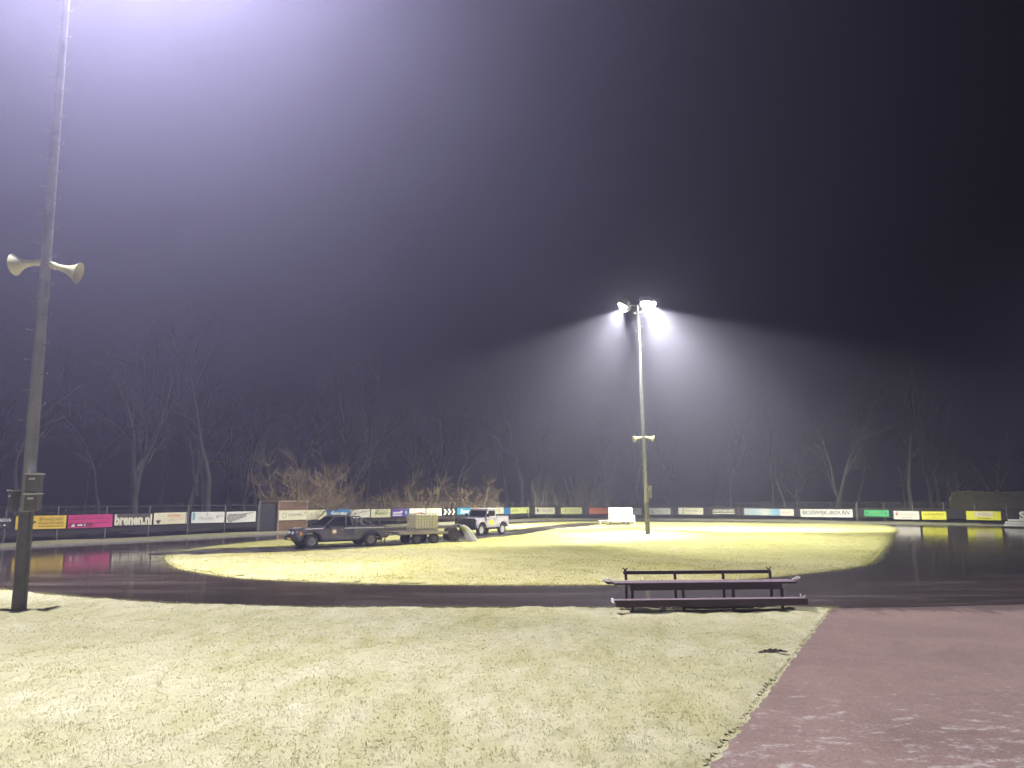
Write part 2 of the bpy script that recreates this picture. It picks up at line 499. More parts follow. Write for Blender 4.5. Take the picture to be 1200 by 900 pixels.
def mast(loc, lean, H, rb, rt, name_label, heads, horns, cabinets, pegs, ring=True, hs=1.0):
    root = empty('lamp_mast', loc, 0, name_label, 'lamp mast', 'tall floodlight masts around the rink')
    root.rotation_euler = (0, lean, 0)
    rad = lambda z: rb+(rt-rb)*z/H
    n = 10
    MB().tube([(0, 0, -.15), (0, 0, 2.15)], [rb*1.03, rb*1.0], 12).build('base_section', M['steel_dark'], root, True)
    MB().tube([(0, 0, 2.1), (0, 0, H*.5), (0, 0, H)], [rad(2.1), rad(H*.5), rad(H)], 12).build('pole', M['steel'], root, True)
    MB().lathe([(rb*1.12, 0.0), (rb*1.9, .0), (rb*1.9, .03), (rb*1.12, .05)], 'z', n=14, close=True).build('base_flange', M['steel_dark'], root)
    for z in (2.14, 6.85):
        MB().lathe([(rad(z)*1.0, -.05), (rad(z)*1.22, -.05), (rad(z)*1.22, .05), (rad(z)*1.0, .05)], 'z', (0, 0, z), 14, True).build('collar', M['steel'], root)
    if pegs:
        mesh = MB().tube([(0, 0, 0), (.17, 0, 0), (.18, 0, .05)], .013, 6).mesh('step_peg', M['steel'])
        z = 3.4; k = 0
        while z < H-.6:
            o = link_mesh('step_peg', mesh, root)
            sgn = 1 if k % 2 else -1
            a = (-.3 if sgn > 0 else math.pi+.3)
            o.location = (rad(z)*.9*math.cos(a), rad(z)*.9*math.sin(a), z); o.rotation_euler = (0, 0, a)
            z += .335; k += 1
    for (z, a, tilt, s) in horns: horn(root, z, a, tilt, s)
    for (x, y, z, w, d, h, rz) in cabinets:
        c = MB().box(-w/2, w/2, -d/2, d/2, 0, h).build('junction_box', M['cabinet'], root, False, .012)
        c.location = (x, y, z); c.rotation_euler = (0, 0, rz)
        MB().box(-w/2-.02, w/2+.02, -d/2-.03, d/2+.01, h, h+.03).build('box_lid', M['frost_edge'], c)
        MB().box(-w*.22, w*.22, -d/2-.018, -d/2-.003, h*.7, h*.82).build('name_plate', M['frost_edge'], c)
    if cabinets:
        MB().tube([(rb*1.05, -.05, .02), (rb*1.03, -.05, 2.3)], .016, 6).build('conduit', M['steel_dark'], root)
    if ring:
        MB().lathe([(.27, -.03), (.31, -.03), (.31, .03), (.27, .03)], 'z', (0, 0, H-.55), 20, True).build('guard_ring', M['steel'], root)
        for a in (0, math.pi/2, math.pi, math.pi*1.5):
            MB().tube([(0, 0, H-.55), (.29*math.cos(a), .29*math.sin(a), H-.55)], .015, 6).build('ring_spoke', M['steel'], root)
    MB().tube([(-1.05, 0, H-.05), (1.05, 0, H-.05)], .035, 8).build('cross_arm', M['steel'], root)
    if any(hasattr(h[0], '__len__') for h in heads):  # short arms that carry the added heads
        for x in (-.8, .75): MB().tube([(x, -.35 if x > 0 else 0, H-.05), (x, .8, H-.05)], .03, 8).build('cross_arm', M['steel'], root)
    for (x, aim, down, spread, blend, watts, c, face) in heads:
        hd = bpy.data.objects.new('floodlight', None); col.objects.link(hd)
        hd.parent = root; hd.location = (*x, H+.08) if hasattr(x, '__len__') else (x, 0, H+.08); hd.empty_display_size = .1
        hd.scale = (hs, hs, hs); hd.rotation_euler = (0, down, aim)              # local +x is the way the lamp looks
        MB().prism([(-.30, -.10), (-.24, -.2), (.10, -.29), (.10, .29), (-.24, .2), (-.30, .10)], -.3, .3).build('lamp_housing', M['lamp_body'], hd, False, .02)
        MB().lathe([(.265, .101), (.262, .14), (.235, .19), (.17, .235), (.08, .255), (.001, .26)], 'x', n=20).build('lamp_glass', face, hd, True)
        MB().tube([(-.1, -.32, 0), (-.1, -.34, -.12), (-.1, .34, -.12), (-.1, .32, 0)], .018, 6).build('yoke', M['steel'], hd)
        L = bpy.data.lights.new('floodlight_beam', 'SPOT')
        L.energy = watts; L.color = c; L.spot_size = spread; L.spot_blend = blend; L.shadow_soft_size = .1
        lo = bpy.data.objects.new('floodlight_beam', L); col.objects.link(lo)
        lo.parent = hd; lo.location = (.30, 0, 0); lo.rotation_euler = (0, R(-90), 0)   # a spot looks along its -z
    return root

FAR = (1.0, .99, .84)
NEAR = (.91, .86, 1.0)
M['glass_far'] = glow('lit_lamp_glass', (1, .97, .9), 50)
M['glass_near'] = glow('lit_lamp_glass_near', (1, .97, .95), 40)
# head: x on the arm, aim (0 = +x, -90 deg = towards the lawn), tilt down, spread, blend, watts, colour
mast((8.77, 50.0, 0), R(-1.0), 15.3, .135, .065, 'slim floodlight mast with two lit lamps and three added ones standing on the frosted infield',
     [(.85, R(-32), R(64), R(98), .25, 21000, FAR, M['glass_far']),
      ((.45, -.35), R(-95), R(72), R(100), .8, 8000, FAR, M['glass_far']),  # extra head, added to brighten the front of the infield
      (-.95, R(168), R(60), R(98), .35, 28000, FAR, M['glass_far']),
      ((-.80, .75), R(108), R(38), R(58), .9, 100000, FAR, M['glass_far']),  # extra rear head, added to brighten the signs on the far fence
      ((.75, .75), R(50), R(40), R(70), .7, 115000, FAR, M['glass_far'])],  # extra rear head, added to brighten the signs on the right
     [(6.35, R(-12), R(12), .9), (6.35, R(192), R(12), .9)],
     [(.22, -.05, 2.35, .3, .22, .75, 0)], True, True, 1.2)
mast((-10.39, 16.53, 0), R(-.9), 21.0, .138, .05, 'tall grey mast with step pegs, junction boxes, loudspeakers and assumed lamps on the near lawn',
     [(.85, R(-30), R(86), R(100), .2, 22500, NEAR, M['glass_near']),  # assumed lamp above the view, inferred from the glow in the fog
      (.25, R(-60), R(55), R(54), 1.0, 14500, NEAR, M['glass_near']),  # assumed head out of view, aimed to brighten the fog at upper left
      (.55, R(36), R(50), R(58), .8, 24000, NEAR, M['glass_near']),  # extra head, added to brighten the near edge of the infield
      (-.95, R(105), R(50), R(80), .7, 33000, NEAR, M['glass_near'])],  # assumed head out of view that lights the signs on the left fence
     [(7.62, R(10), R(16), .95), (7.66, R(178), R(4), .95)],
     [(.20, -.12, 2.52, .26, .24, .36, R(8)), (.20, -.12, 2.12, .26, .24, .34, R(8)), (-.27, -.02, 2.12, .12, .2, .42, R(-20))], True)
# assumed mast out of view, added to light the asphalt path and lawn
mast((25.0, 12.5, 0), 0, 15.3, .155, .075, 'assumed unseen floodlight mast added beyond the asphalt path, beside the bend of the track',
     [(-.95, R(172), R(62), R(72), .6, 15000, NEAR, M['glass_near'])],
     [(6.4, R(-8), R(14), 1.0), (6.4, R(186), R(4), 1.0)], [(.20, -.12, 2.35, .26, .24, .5, 0)], True)
# ================================================================== fence round the rink
M['screen'] = paint('dark_windbreak', (.028, .024, .022), .9, 0, .3, 6)
M['post'] = paint('fence_post', (.22, .21, .19), .6, .3, .2, 5)
M['wire'] = paint('fence_wire', (.20, .20, .19), .5, .5, .1, 5)
M['concrete'] = paint('pale_kerb', (.30, .29, .24), .9, 0, .2, 5)

def along(poly):
    L = [0.0]
    for a, b in zip(poly, poly[1:]): L.append(L[-1]+math.dist(a, b))
    return L
FL = along(FENCE)
def fpt(s, off=0.0):
    """point at length s along the fence, off metres towards the rink"""
    s = min(max(s, 0), FL[-1]-1e-6)
    k = max(i for i in range(len(FL)-1) if FL[i] <= s)
    a, b = Vector(FENCE[k]), Vector(FENCE[k+1]); t = (b-a).normalized()
    p = a+(b-a)*((s-FL[k])/(FL[k+1]-FL[k])); n = Vector((t.y, -t.x))
    return p+n*off, math.atan2(t.y, t.x)

def fence(s0, s1, label):
    p, a = fpt(s0)
    root = empty('rink_fence', (p.x, p.y, 0), 0, label, 'fence', 'stretches of fence round the rink')
    loc = lambda q, z: (q.x-p.x, q.y-p.y, z)
    n = max(1, round((s1-s0)/2.45)); st = (s1-s0)/n
    pm = MB().tube([(0, 0, -.1), (0, 0, 1.93)], .032, 7).mesh('fence_post', M['post'])
    for i in range(n+1):
        q, a = fpt(s0+i*st)
        o = link_mesh('fence_post', pm, root); o.location = loc(q, 0); o.rotation_euler = (R(.8)*math.sin(i*2.3), R(.8)*math.cos(i*1.7), 0)
    for z, r in ((1.9, .013), (1.62, .008), (.12, .008)):
        MB().tube([loc(fpt(s0+(s1-s0)*k/(n*2))[0], z+(.012*math.sin(k*1.9) if r < .01 else 0)) for k in range(n*2+1)], r, 5).build('fence_wire', M['wire'], root)
    for i in range(n):
        a0, _ = fpt(s0+i*st+.04, -.02); b0, _ = fpt(s0+(i+1)*st-.04, -.02)
        u = (b0-a0).normalized(); w = Vector((-u.y, u.x))*.006
        zt = 1.42+.02*math.sin(i*1.3); zb = .47+.03*math.sin(i*2.9)
        m = MB().quadbox([loc(a0, zb), loc(b0, zb+.01), loc(b0+w, zb+.01), loc(a0+w, zb), loc(a0, zt), loc(b0, zt), loc(b0+w, zt), loc(a0+w, zt)])
        m.build('windbreak_panel', M['screen'], root)
    return root
def s_of(x, y):
    return min(range(len(FENCE)), key=lambda i: math.dist(FENCE[i], (x, y)))
S_GATE0 = FL[s_of(-17.1, 51.8)]; S_GATE1 = FL[s_of(-16.2, 53.2)]
fence(0.5, S_GATE0-.1, 'wire fence with dark windbreak running from the dark gate past the pink sign')
s_mid = FL[s_of(1.9, 83.6)]; s_right = FL[s_of(33.9, 75.2)]
fence(S_GATE1+2.6, s_mid, 'wire fence with dark windbreak behind the pickup and the blue signs')
fence(s_mid+.1, s_right, 'wire fence with dark windbreak behind the white tank trailer')
fence(s_right+.1, FL[-1]-1, 'wire fence with dark windbreak in front of the clipped hedge')

# pale kerb edging along the outside of the track
def kerb():
    pts = [p for p in TRACK_OUT[:14*6]]
    mb = MB()
    for i in range(len(pts)):
        a = Vector(pts[max(i-1, 0)]); b = Vector(pts[min(i+1, len(pts)-1)]); t = (b-a).normalized(); o = Vector((-t.y, t.x))
        p = Vector(pts[i])
        for d, z in ((.0, -.05), (.0, .07), (.12, .07), (.12, -.05)):
            q = p+o*d; mb.v.append((q.x, q.y, z))
    for i in range(len(pts)-1):
        for k in range(3): mb.f.append((i*4+k, i*4+k+1, i*4+k+5, i*4+k+4))
    tag(mb.build('kerb', M['concrete']), kind='structure')
kerb()

# verge: frosted grass strip rising from the kerb to the fence
def verge():
    mb = MB(); n = 0
    pts = TRACK_OUT[:13*6]
    FV = [Vector(p) for p in FENCE]
    rows = 5
    for i, p in enumerate(pts):
        p = Vector(p); q = min(FV, key=lambda f: (f-p).length)
        a = Vector(pts[max(i-1, 0)]); b = Vector(pts[min(i+1, len(pts)-1)]); t = (b-a).normalized(); o = Vector((-t.y, t.x))
        s = p+o*.12; q = p+o*max(.6, (q-p).length-.05)
        for k in range(rows):
            r = s.lerp(q, k/(rows-1)); mb.v.append((r.x, r.y, .03+.10*(k/(rows-1))**.7+.03*math.sin(i*.7+k*2)*(k > 0)))
    for i in range(len(pts)-1):
        for k in range(rows-1): a = i*rows+k; mb.f.append((a, a+1, a+rows+1, a+rows))
    me = mb.mesh('grass_verge', M['verge'], True)
    if sum(pl.normal.z for pl in me.polygons) < 0: me.flip_normals()
    tag(link_mesh('grass_verge', me), kind='structure')
verge()

# ------------------------------------------------------------------ lettering
_font_cache = {}
def lettering(text, h, mat, parent, x, z, y=-.021, w=None, shear=0.0, bold=0.0, align='CENTER', name='lettering'):
    key = (text, shear, bold, align)
    if key not in _font_cache:
        cu = bpy.data.curves.new('lettering', 'FONT'); cu.body = text; cu.size = 1; cu.shear = shear
        cu.align_x = align; cu.align_y = 'CENTER'; cu.extrude = .0; cu.offset = bold; cu.resolution_u = 3
        o = bpy.data.objects.new('tmp', cu); col.objects.link(o)
        dg = bpy.context.evaluated_depsgraph_get()
        me = bpy.data.meshes.new_from_object(o.evaluated_get(dg))
        bpy.data.objects.remove(o)
        xs = [v.co.x for v in me.vertices]; ys = [v.co.y for v in me.vertices]
        _font_cache[key] = (me, max(xs)-min(xs), max(ys)-min(ys), (max(xs)+min(xs))/2, (max(ys)+min(ys))/2)
    me, bw, bh, cx, cyy = _font_cache[key]
    me = me.copy(); sx = h/bh; 
    sxx = (w/bw) if w else sx
    for v in me.vertices:
        v.co = Vector(((v.co.x-cx)*sxx, 0, (v.co.y-cyy)*sx))
    me.materials.clear(); me.materials.append(mat)
    o = link_mesh(name, me, parent); o.location = (x, y, z)
    return o

def ink(name, c): return paint(name, c, .6, 0, .05, 4)
INK = {'black': ink('ink_black', (.02, .02, .02)), 'white': ink('ink_white', (.85, .85, .82)), 'red': ink('ink_red', (.55, .08, .06)), 'grey': ink('ink_grey', (.28, .26, .26)),
       'brown': ink('ink_brown', (.22, .12, .03)), 'blue': ink('ink_blue', (.05, .16, .45)), 'teal': ink('ink_teal', (.10, .42, .52)), 'green': ink('ink_green', (.2, .33, .06)),
       'orange': ink('ink_orange', (.75, .28, .08)), 'navy': ink('ink_navy', (.06, .05, .22)), 'pale': ink('ink_pale', (.45, .42, .34)), 'dkpink': ink('ink_dark_pink', (.22, .015, .07)),
       'yellow': ink('ink_yellow', (.85, .72, .05)), 'cream': ink('ink_cream', (.8, .77, .6)), 'skyblue': ink('ink_sky_blue', (.28, .52, .66)), 'peach': ink('ink_peach', (.75, .5, .36))}
def board(c): return paint('sign_board', c, .5, 0, .06, 1.5)
BD = {'white': board((.78, .77, .72)), 'cream': board((.78, .75, .54)), 'yellow': board((.82, .58, .05)), 'lemon': board((.85, .83, .06)), 'pink': board((.60, .04, .20)),
      'dark': board((.035, .03, .028)), 'brown': board((.075, .06, .05)), 'blue': board((.03, .22, .58)), 'teal': board((.05, .30, .48)), 'purple': board((.12, .07, .36)), 'green': board((.03, .42, .12)),
      'orange': board((.85, .20, .03)), 'lime': board((.74, .78, .30)), 'grey': board((.45, .48, .50)), 'black': board((.02, .02, .02))}

def sign(x0, y0, x1, y1, zb, zt, bd, label, draw=None, tilt=0.0):
    L = math.dist((x0, y0), (x1, y1)); a = math.atan2(y1-y0, x1-x0)
    nx, ny = math.sin(a), -math.cos(a)
    root = empty('sign_board', ((x0+x1)/2+nx*.07, (y0+y1)/2+ny*.07, zb), a, label, 'sign', 'sponsor boards on the rink fence')
    root.rotation_euler = (0, tilt, a)
    h = zt-zb; w = L*.985
    MB().box(-w/2, w/2, -.016, .016, 0, h).build('panel', BD[bd], root)
    for s in (-1, 1):
        MB().box(s*w*.36-.03, s*w*.36+.03, .0165, .05, h*.1, h*.9).build('batten', M['post'], root)
    if draw: draw(root, w, h)
    return root

def bar(root, x0, x1, z0, z1, m, y=-.0195, name='printed_bar'):
    return MB().box(x0, x1, y, -.0165, z0, z1).build(name, INK[m], root)
def blob(root, pts, m, y=-.0205, name='emblem'):
    mb = MB(); mb.v = [(x, y, z) for x, z in pts]; mb.f = [tuple(range(len(pts)))]
    return mb.build(name, INK[m], root)
def ring_pts(cx, cz, r, n=14, sq=1.0): return [(cx+r*math.cos(2*math.pi*k/n), cz+r*sq*math.sin(2*math.pi*k/n)) for k in range(n)]
def lines(root, rows, m, y=-.0195):
    """rows of tiny unreadable print: short bars of uneven length"""
    rr = random.Random(len(rows)*7+int(abs(rows[0][0])*100))
    for (x0, x1, z, h) in rows:
        x = x0
        while x < x1-.02:
            q = min(x1, x+rr.uniform(.05, .2)); bar(root, x, q, z-h/2, z+h/2, m, y, 'printed_word'); x = q+.03

def word(root, cx, cz, w, h, m, seed=1, y=-.0205, name='printed_word'):
    """print too small to read: a row of letter-like strokes in one mesh"""
    r = random.Random(seed); n = max(2, round(w/(h*.72))); cw = w/n; t = h*.2; mb = MB(); y2 = y+.003 if y < 0 else y-.003
    a, b = min(y, y2), max(y, y2)
    for k in range(n):
        x0 = cx-w/2+k*cw+cw*.08; x1 = x0+cw*.78; hh = h*r.choice((1, 1, .72)); z0 = cz-h/2
        st = r.choice((0, 1, 2, 3))
        mb.box(x0, x0+t, a, b, z0, z0+hh)
        if st in (0, 2): mb.box(x1-t, x1, a, b, z0, z0+hh*r.choice((1, .6)))
        for f in ((.0, .5), (.4, .82), (.82,), (.0, .82))[st]: mb.box(x0+t, x1-(t if st in (0, 2) else 0), a, b, z0+hh*f, z0+hh*f+t*.9)
    o = mb.build(name, INK[m], root); o['kind'] = 'stuff'
    return o

def d_partial(r, w, h):
    word(r, w*.22, h*.70, w*.5, h*.26, 'white', 1); blob(r, ring_pts(w*.2, h*.25, h*.08), 'white'); lines(r, [(-w*.4, w*.1, h*.2, .05)], 'grey')
def d_yellow(r, w, h):
    blob(r, ring_pts(-w*.36, h*.5, h*.30, 20), 'black'); blob(r, ring_pts(-w*.36, h*.5, h*.2, 20), 'yellow', -.022); blob(r, [(-w*.20, h*.5), (-w*.14, h*.62), (-w*.10, h*.55), (-w*.16, h*.38)], 'black')
    word(r, w*.2, h*.74, w*.5, h*.24, 'brown', 2); word(r, w*.2, h*.44, w*.52, h*.2, 'brown', 3)
    bar(r, -w*.06, w*.46, h*.16, h*.23, 'brown')
def d_pink(r, w, h):
    bar(r, -w*.47, w*.44, h*.66, h*.72, 'dkpink'); bar(r, -w*.40, w*.3, h*.82, h*.86, 'dkpink'); bar(r, w*.08, w*.4, h*.34, h*.40, 'dkpink')
    bar(r, -w*.47, w*.05, h*.08, h*.40, 'dkpink'); 
    blob(r, [(-w*.44, h*.12), (-w*.40, h*.30), (-w*.36, h*.32), (-w*.35, h*.12)], 'white', -.0235); blob(r, [(-w*.30, h*.12), (-w*.29, h*.27), (-w*.19, h*.30), (-w*.18, h*.12), (-w*.22, h*.18), (-w*.26, h*.18)], 'white', -.0235)
    bar(r, -w*.14, -w*.12, h*.12, h*.32, 'white', -.0235)
def d_brenen(r, w, h): lettering('brenen.nl', h*.92, INK['cream'], r, 0, h*.5, w=w*.97, bold=.045)
def d_anvil(r, w, h):
    blob(r, [(-w*.46, h*.32), (-w*.40, h*.36), (-w*.28, h*.36), (-w*.31, h*.24), (-w*.34, h*.2), (-w*.32, h*.08), (-w*.42, h*.08), (-w*.40, h*.2)], 'black')
    word(r, w*.1, h*.72, w*.4, h*.24, 'orange', 4); word(r, w*.14, h*.40, w*.5, h*.24, 'peach', 5); bar(r, w*.455, w*.49, 0.02, h*.98, 'grey')
def d_tealbar(r, w, h):
    bar(r, -w*.47, -w*.40, h*.3, h*.95, 'teal'); word(r, -w*.04, h*.8, h*.22*1*.8, h*.22, 'grey', 6); word(r, -w*.06, h*.42, w*.42, h*.24, 'pale', 7)
    blob(r, ring_pts(w*.28, h*.55, h*.14), 'skyblue'); word(r, w*.38, h*.6, h*.22*4*.8, h*.22, 'pale', 8)
def d_chain(r, w, h):
    for k, (x, q) in enumerate(((-.36, .40), (-.22, .34), (-.10, .28), (.01, .24), (.11, .2))):
        blob(r, ring_pts(w*x, h*(.42+.06*k), h*q, 16), 'grey', -.0205-.0006*k); blob(r, ring_pts(w*x, h*(.42+.06*k), h*q*.45, 12), 'pale', -.0240-.0006*k)
    blob(r, [(w*.0, h*.62), (w*.45, h*.92), (w*.2, h*.86), (w*.0, h*.8)], 'grey', -.027)
def d_round_text(c, t, m='grey'):
    def d(r, w, h):
        blob(r, ring_pts(-w*.32, h*.5, h*.28, 16), m); blob(r, ring_pts(-w*.32, h*.5, h*.21, 16), c, -.0215)
        word(r, w*.08, h*.55, w*.52, h*.26, m, 91); bar(r, w*.40, w*.44, h*.62, h*.82, m)
    return d
def d_text(t, m, hh=.5, ww=.7, z=.5, shear=0.0, bold=0.0, sub=None):
    def d(r, w, h):
        word(r, 0, h*z, w*ww, h*hh, m, len(t))
        if sub: lines(r, [(-w*.36, w*.36, h*.16, .06)], sub)
    return d
def d_saney(r, w, h):
    lettering('Saney', h*.72, INK['white'], r, 0, h*.5, w=w*.72, bold=.03)
    blob(r, [(-w*.49, h*.04), (-w*.49, h*.24), (-w*.38, h*.16), (-w*.32, h*.04)], 'skyblue')
def d_purple(r, w, h):
    blob(r, [(-w*.44, h*.5), (-w*.3, h*.62), (-w*.05, h*.55), (w*.1, h*.75), (w*.14, h*.55), (w*.02, h*.42), (-w*.2, h*.44), (-w*.34, h*.36)], 'white'); bar(r, -w*.42, w*.1, h*.14, h*.26, 'white')
    bar(r, w*.2, w*.47, h*.06, h*.9, 'navy'); blob(r, ring_pts(w*.34, h*.5, h*.2), 'skyblue', -.023)
def d_redslash(r, w, h):
    blob(r, [(-w*.42, h*.2), (w*.42, h*.52), (w*.42, h*.62), (-w*.42, h*.34)], 'red'); lines(r, [(-w*.38, w*.1, h*.75, .06)], 'pale')
def d_logo_lines(r, w, h): blob(r, ring_pts(-w*.3, h*.5, h*.2), 'pale'); lines(r, [(-w*.08, w*.4, h*.65, .07), (-w*.08, w*.3, h*.4, .06)], 'pale')
def d_chev(r, w, h):
    for k in range(3):
        x = -w*.34+k*w*.3
        for s in (-1, 1): blob(r, [(x-w*.1, h*(.5+s*.4)), (x+w*.02, h*(.5+s*.4)), (x+w*.12, h*.5), (x, h*.5)], 'white', -.0205-.0005*s)
    for k in range(3):
        x = -w*.2+k*w*.26; blob(r, ring_pts(x, h*.5, h*.12, 8), 'cream', -.023)
def d_saer(r, w, h): lettering('Saer', h*.62, INK['white'], r, w*.02, h*.52, w=w*.62, bold=.03); bar(r, -w*.36, w*.4, h*.08, h*.14, 'skyblue')
def d_orangetext(r, w, h):
    word(r, -w*.16, h*.66, w*.56, h*.44, 'orange', 9); bar(r, w*.18, w*.20, h*.05, h*.95, 'grey'); bar(r, w*.34, w*.36, h*.05, h*.95, 'pale'); lines(r, [(-w*.44, w*.12, h*.22, .08)], 'peach')
def d_lime(r, w, h): word(r, -w*.28, h*.52, h*.4*5*.8, h*.4, 'green', 10); blob(r, [(w*.40, h*.0+.03), (w*.46, h*.05), (w*.44, h*.6), (w*.40, h*.7)], 'black')
def d_figure(r, w, h):
    blob(r, [(-w*.42, h*.7), (-w*.38, h*.92), (-w*.34, h*.7), (-w*.30, h*.2), (-w*.36, h*.4), (-w*.40, h*.3)], 'black'); word(r, w*.12, h*.5, w*.55, h*.4, 'grey', 11)
def d_squig(r, w, h): blob(r, [(-w*.36, h*.3), (-w*.30, h*.8), (-w*.22, h*.75), (-w*.28, h*.3)], 'pale'); lines(r, [(-w*.12, w*.42, h*.62, .1), (-w*.12, w*.42, h*.34, .08)], 'pale')
def d_orange(r, w, h): bar(r, -w*.46, w*.46, h*.46, h*.52, 'peach'); word(r, 0, h*.74, w*.6, h*.26, 'red', 12)
def d_redw(r, w, h): word(r, w*.12, h*.58, w*.2, h*.3, 'red', 13); lines(r, [(-w*.4, -w*.02, h*.5, .07)], 'pale')
def d_mono(r, w, h):
    bar(r, -w*.42, -w*.20, h*.2, h*.34, 'grey'); blob(r, ring_pts(-w*.36, h*.56, h*.16), 'grey'); word(r, w*.0, h*.55, w*.3, h*.26, 'pale', 14); word(r, w*.34, h*.62, h*.28*2*.8, h*.28, 'pale', 15); bar(r, -w*.1, w*.44, h*.2, h*.26, 'pale')
def d_stripe(r, w, h):
    bar(r, -w*.49, -w*.34, h*.02, h*.98, 'white'); blob(r, [(-w*.33, h*.1), (-w*.31, h*.9), (-w*.28, h*.9), (-w*.29, h*.1)], 'grey'); word(r, w*.04, h*.55, w*.5, h*.28, 'grey', 16); lettering('S', h*.34, INK['grey'], r, w*.42, h*.6)
def d_darktext(r, w, h): word(r, 0, h*.66, w*.92, h*.46, 'cream', 17); bar(r, -w*.46, w*.46, h*.12, h*.28, 'cream')
def d_gradient(r, w, h):
    n = 30; cs = ['skyblue', 'teal', 'white', 'teal', 'skyblue']
    pal = [(0, (.45, .48, .50)), (.25, (.38, .52, .56)), (.45, (.68, .66, .58)), (.58, (.3, .5, .6)), (.7, (.16, .36, .56)), (.76, (.75, .72, .64)), (1, (.78, .70, .60))]
    m, nt, b = new_mat('printed_fade')
    g = ramp(nt, None, pal) if False else None
    t = nt.nodes.new('ShaderNodeTexCoord'); s = nt.nodes.new('ShaderNodeSeparateXYZ'); nt.links.new(t.outputs['Generated'], s.inputs[0])
    rr = ramp(nt, s.outputs['X'], pal); nt.links.new(rr.outputs['Color'], b.inputs['Base Color']); b.inputs['Roughness'].default_value = .55
    MB().box(-w*.497, w*.497, -.0195, -.0165, .01, h-.01).build('printed_field', m, r)
    word(r, w*.36, h*.5, w*.18, h*.26, 'orange', 18, -.023)
def d_boswijk(r, w, h): lettering('BOSWIJK-BOUW', h*.66, INK['black'], r, 0, h*.5, w=w*.92, bold=.014)
def d_green(r, w, h): blob(r, ring_pts(-w*.38, h*.5, h*.16), 'navy'); word(r, 0, h*.5, w*.4, h*.3, 'green', 19); blob(r, ring_pts(w*.38, h*.5, h*.16), 'navy')
def d_pill(r, w, h): blob(r, [(-w*.44, h*.62), (-w*.38, h*.82), (-w*.30, h*.62), (-w*.38, h*.44)], 'red'); word(r, w*.06, h*.6, w*.62, h*.26, 'peach', 20); lines(r, [(-w*.2, w*.2, h*.2, .07)], 'pale')
def d_lemon1(r, w, h): word(r, 0, h*.68, w*.84, h*.24, 'brown', 21); lines(r, [(-w*.06, w*.06, h*.34, .06)], 'brown'); bar(r, -w*.44, w*.44, h*.10, h*.13, 'brown')
def d_lemon2(r, w, h):
    MB().box(-w*.26, w*.28, -.0195, -.0165, h*.36, h*.92).build('printed_field', INK['cream'], r); word(r, 0, h*.62, w*.34, h*.3, 'peach', 22, -.023); bar(r, -w*.18, w*.2, h*.16, h*.22, 'brown')
def d_white_S(r, w, h): lettering('S', h*1.0, INK['white'], r, -w*.33, h*.5, bold=.05); word(r, w*.12, h*.46, w*.5, h*.8, 'white', 23)

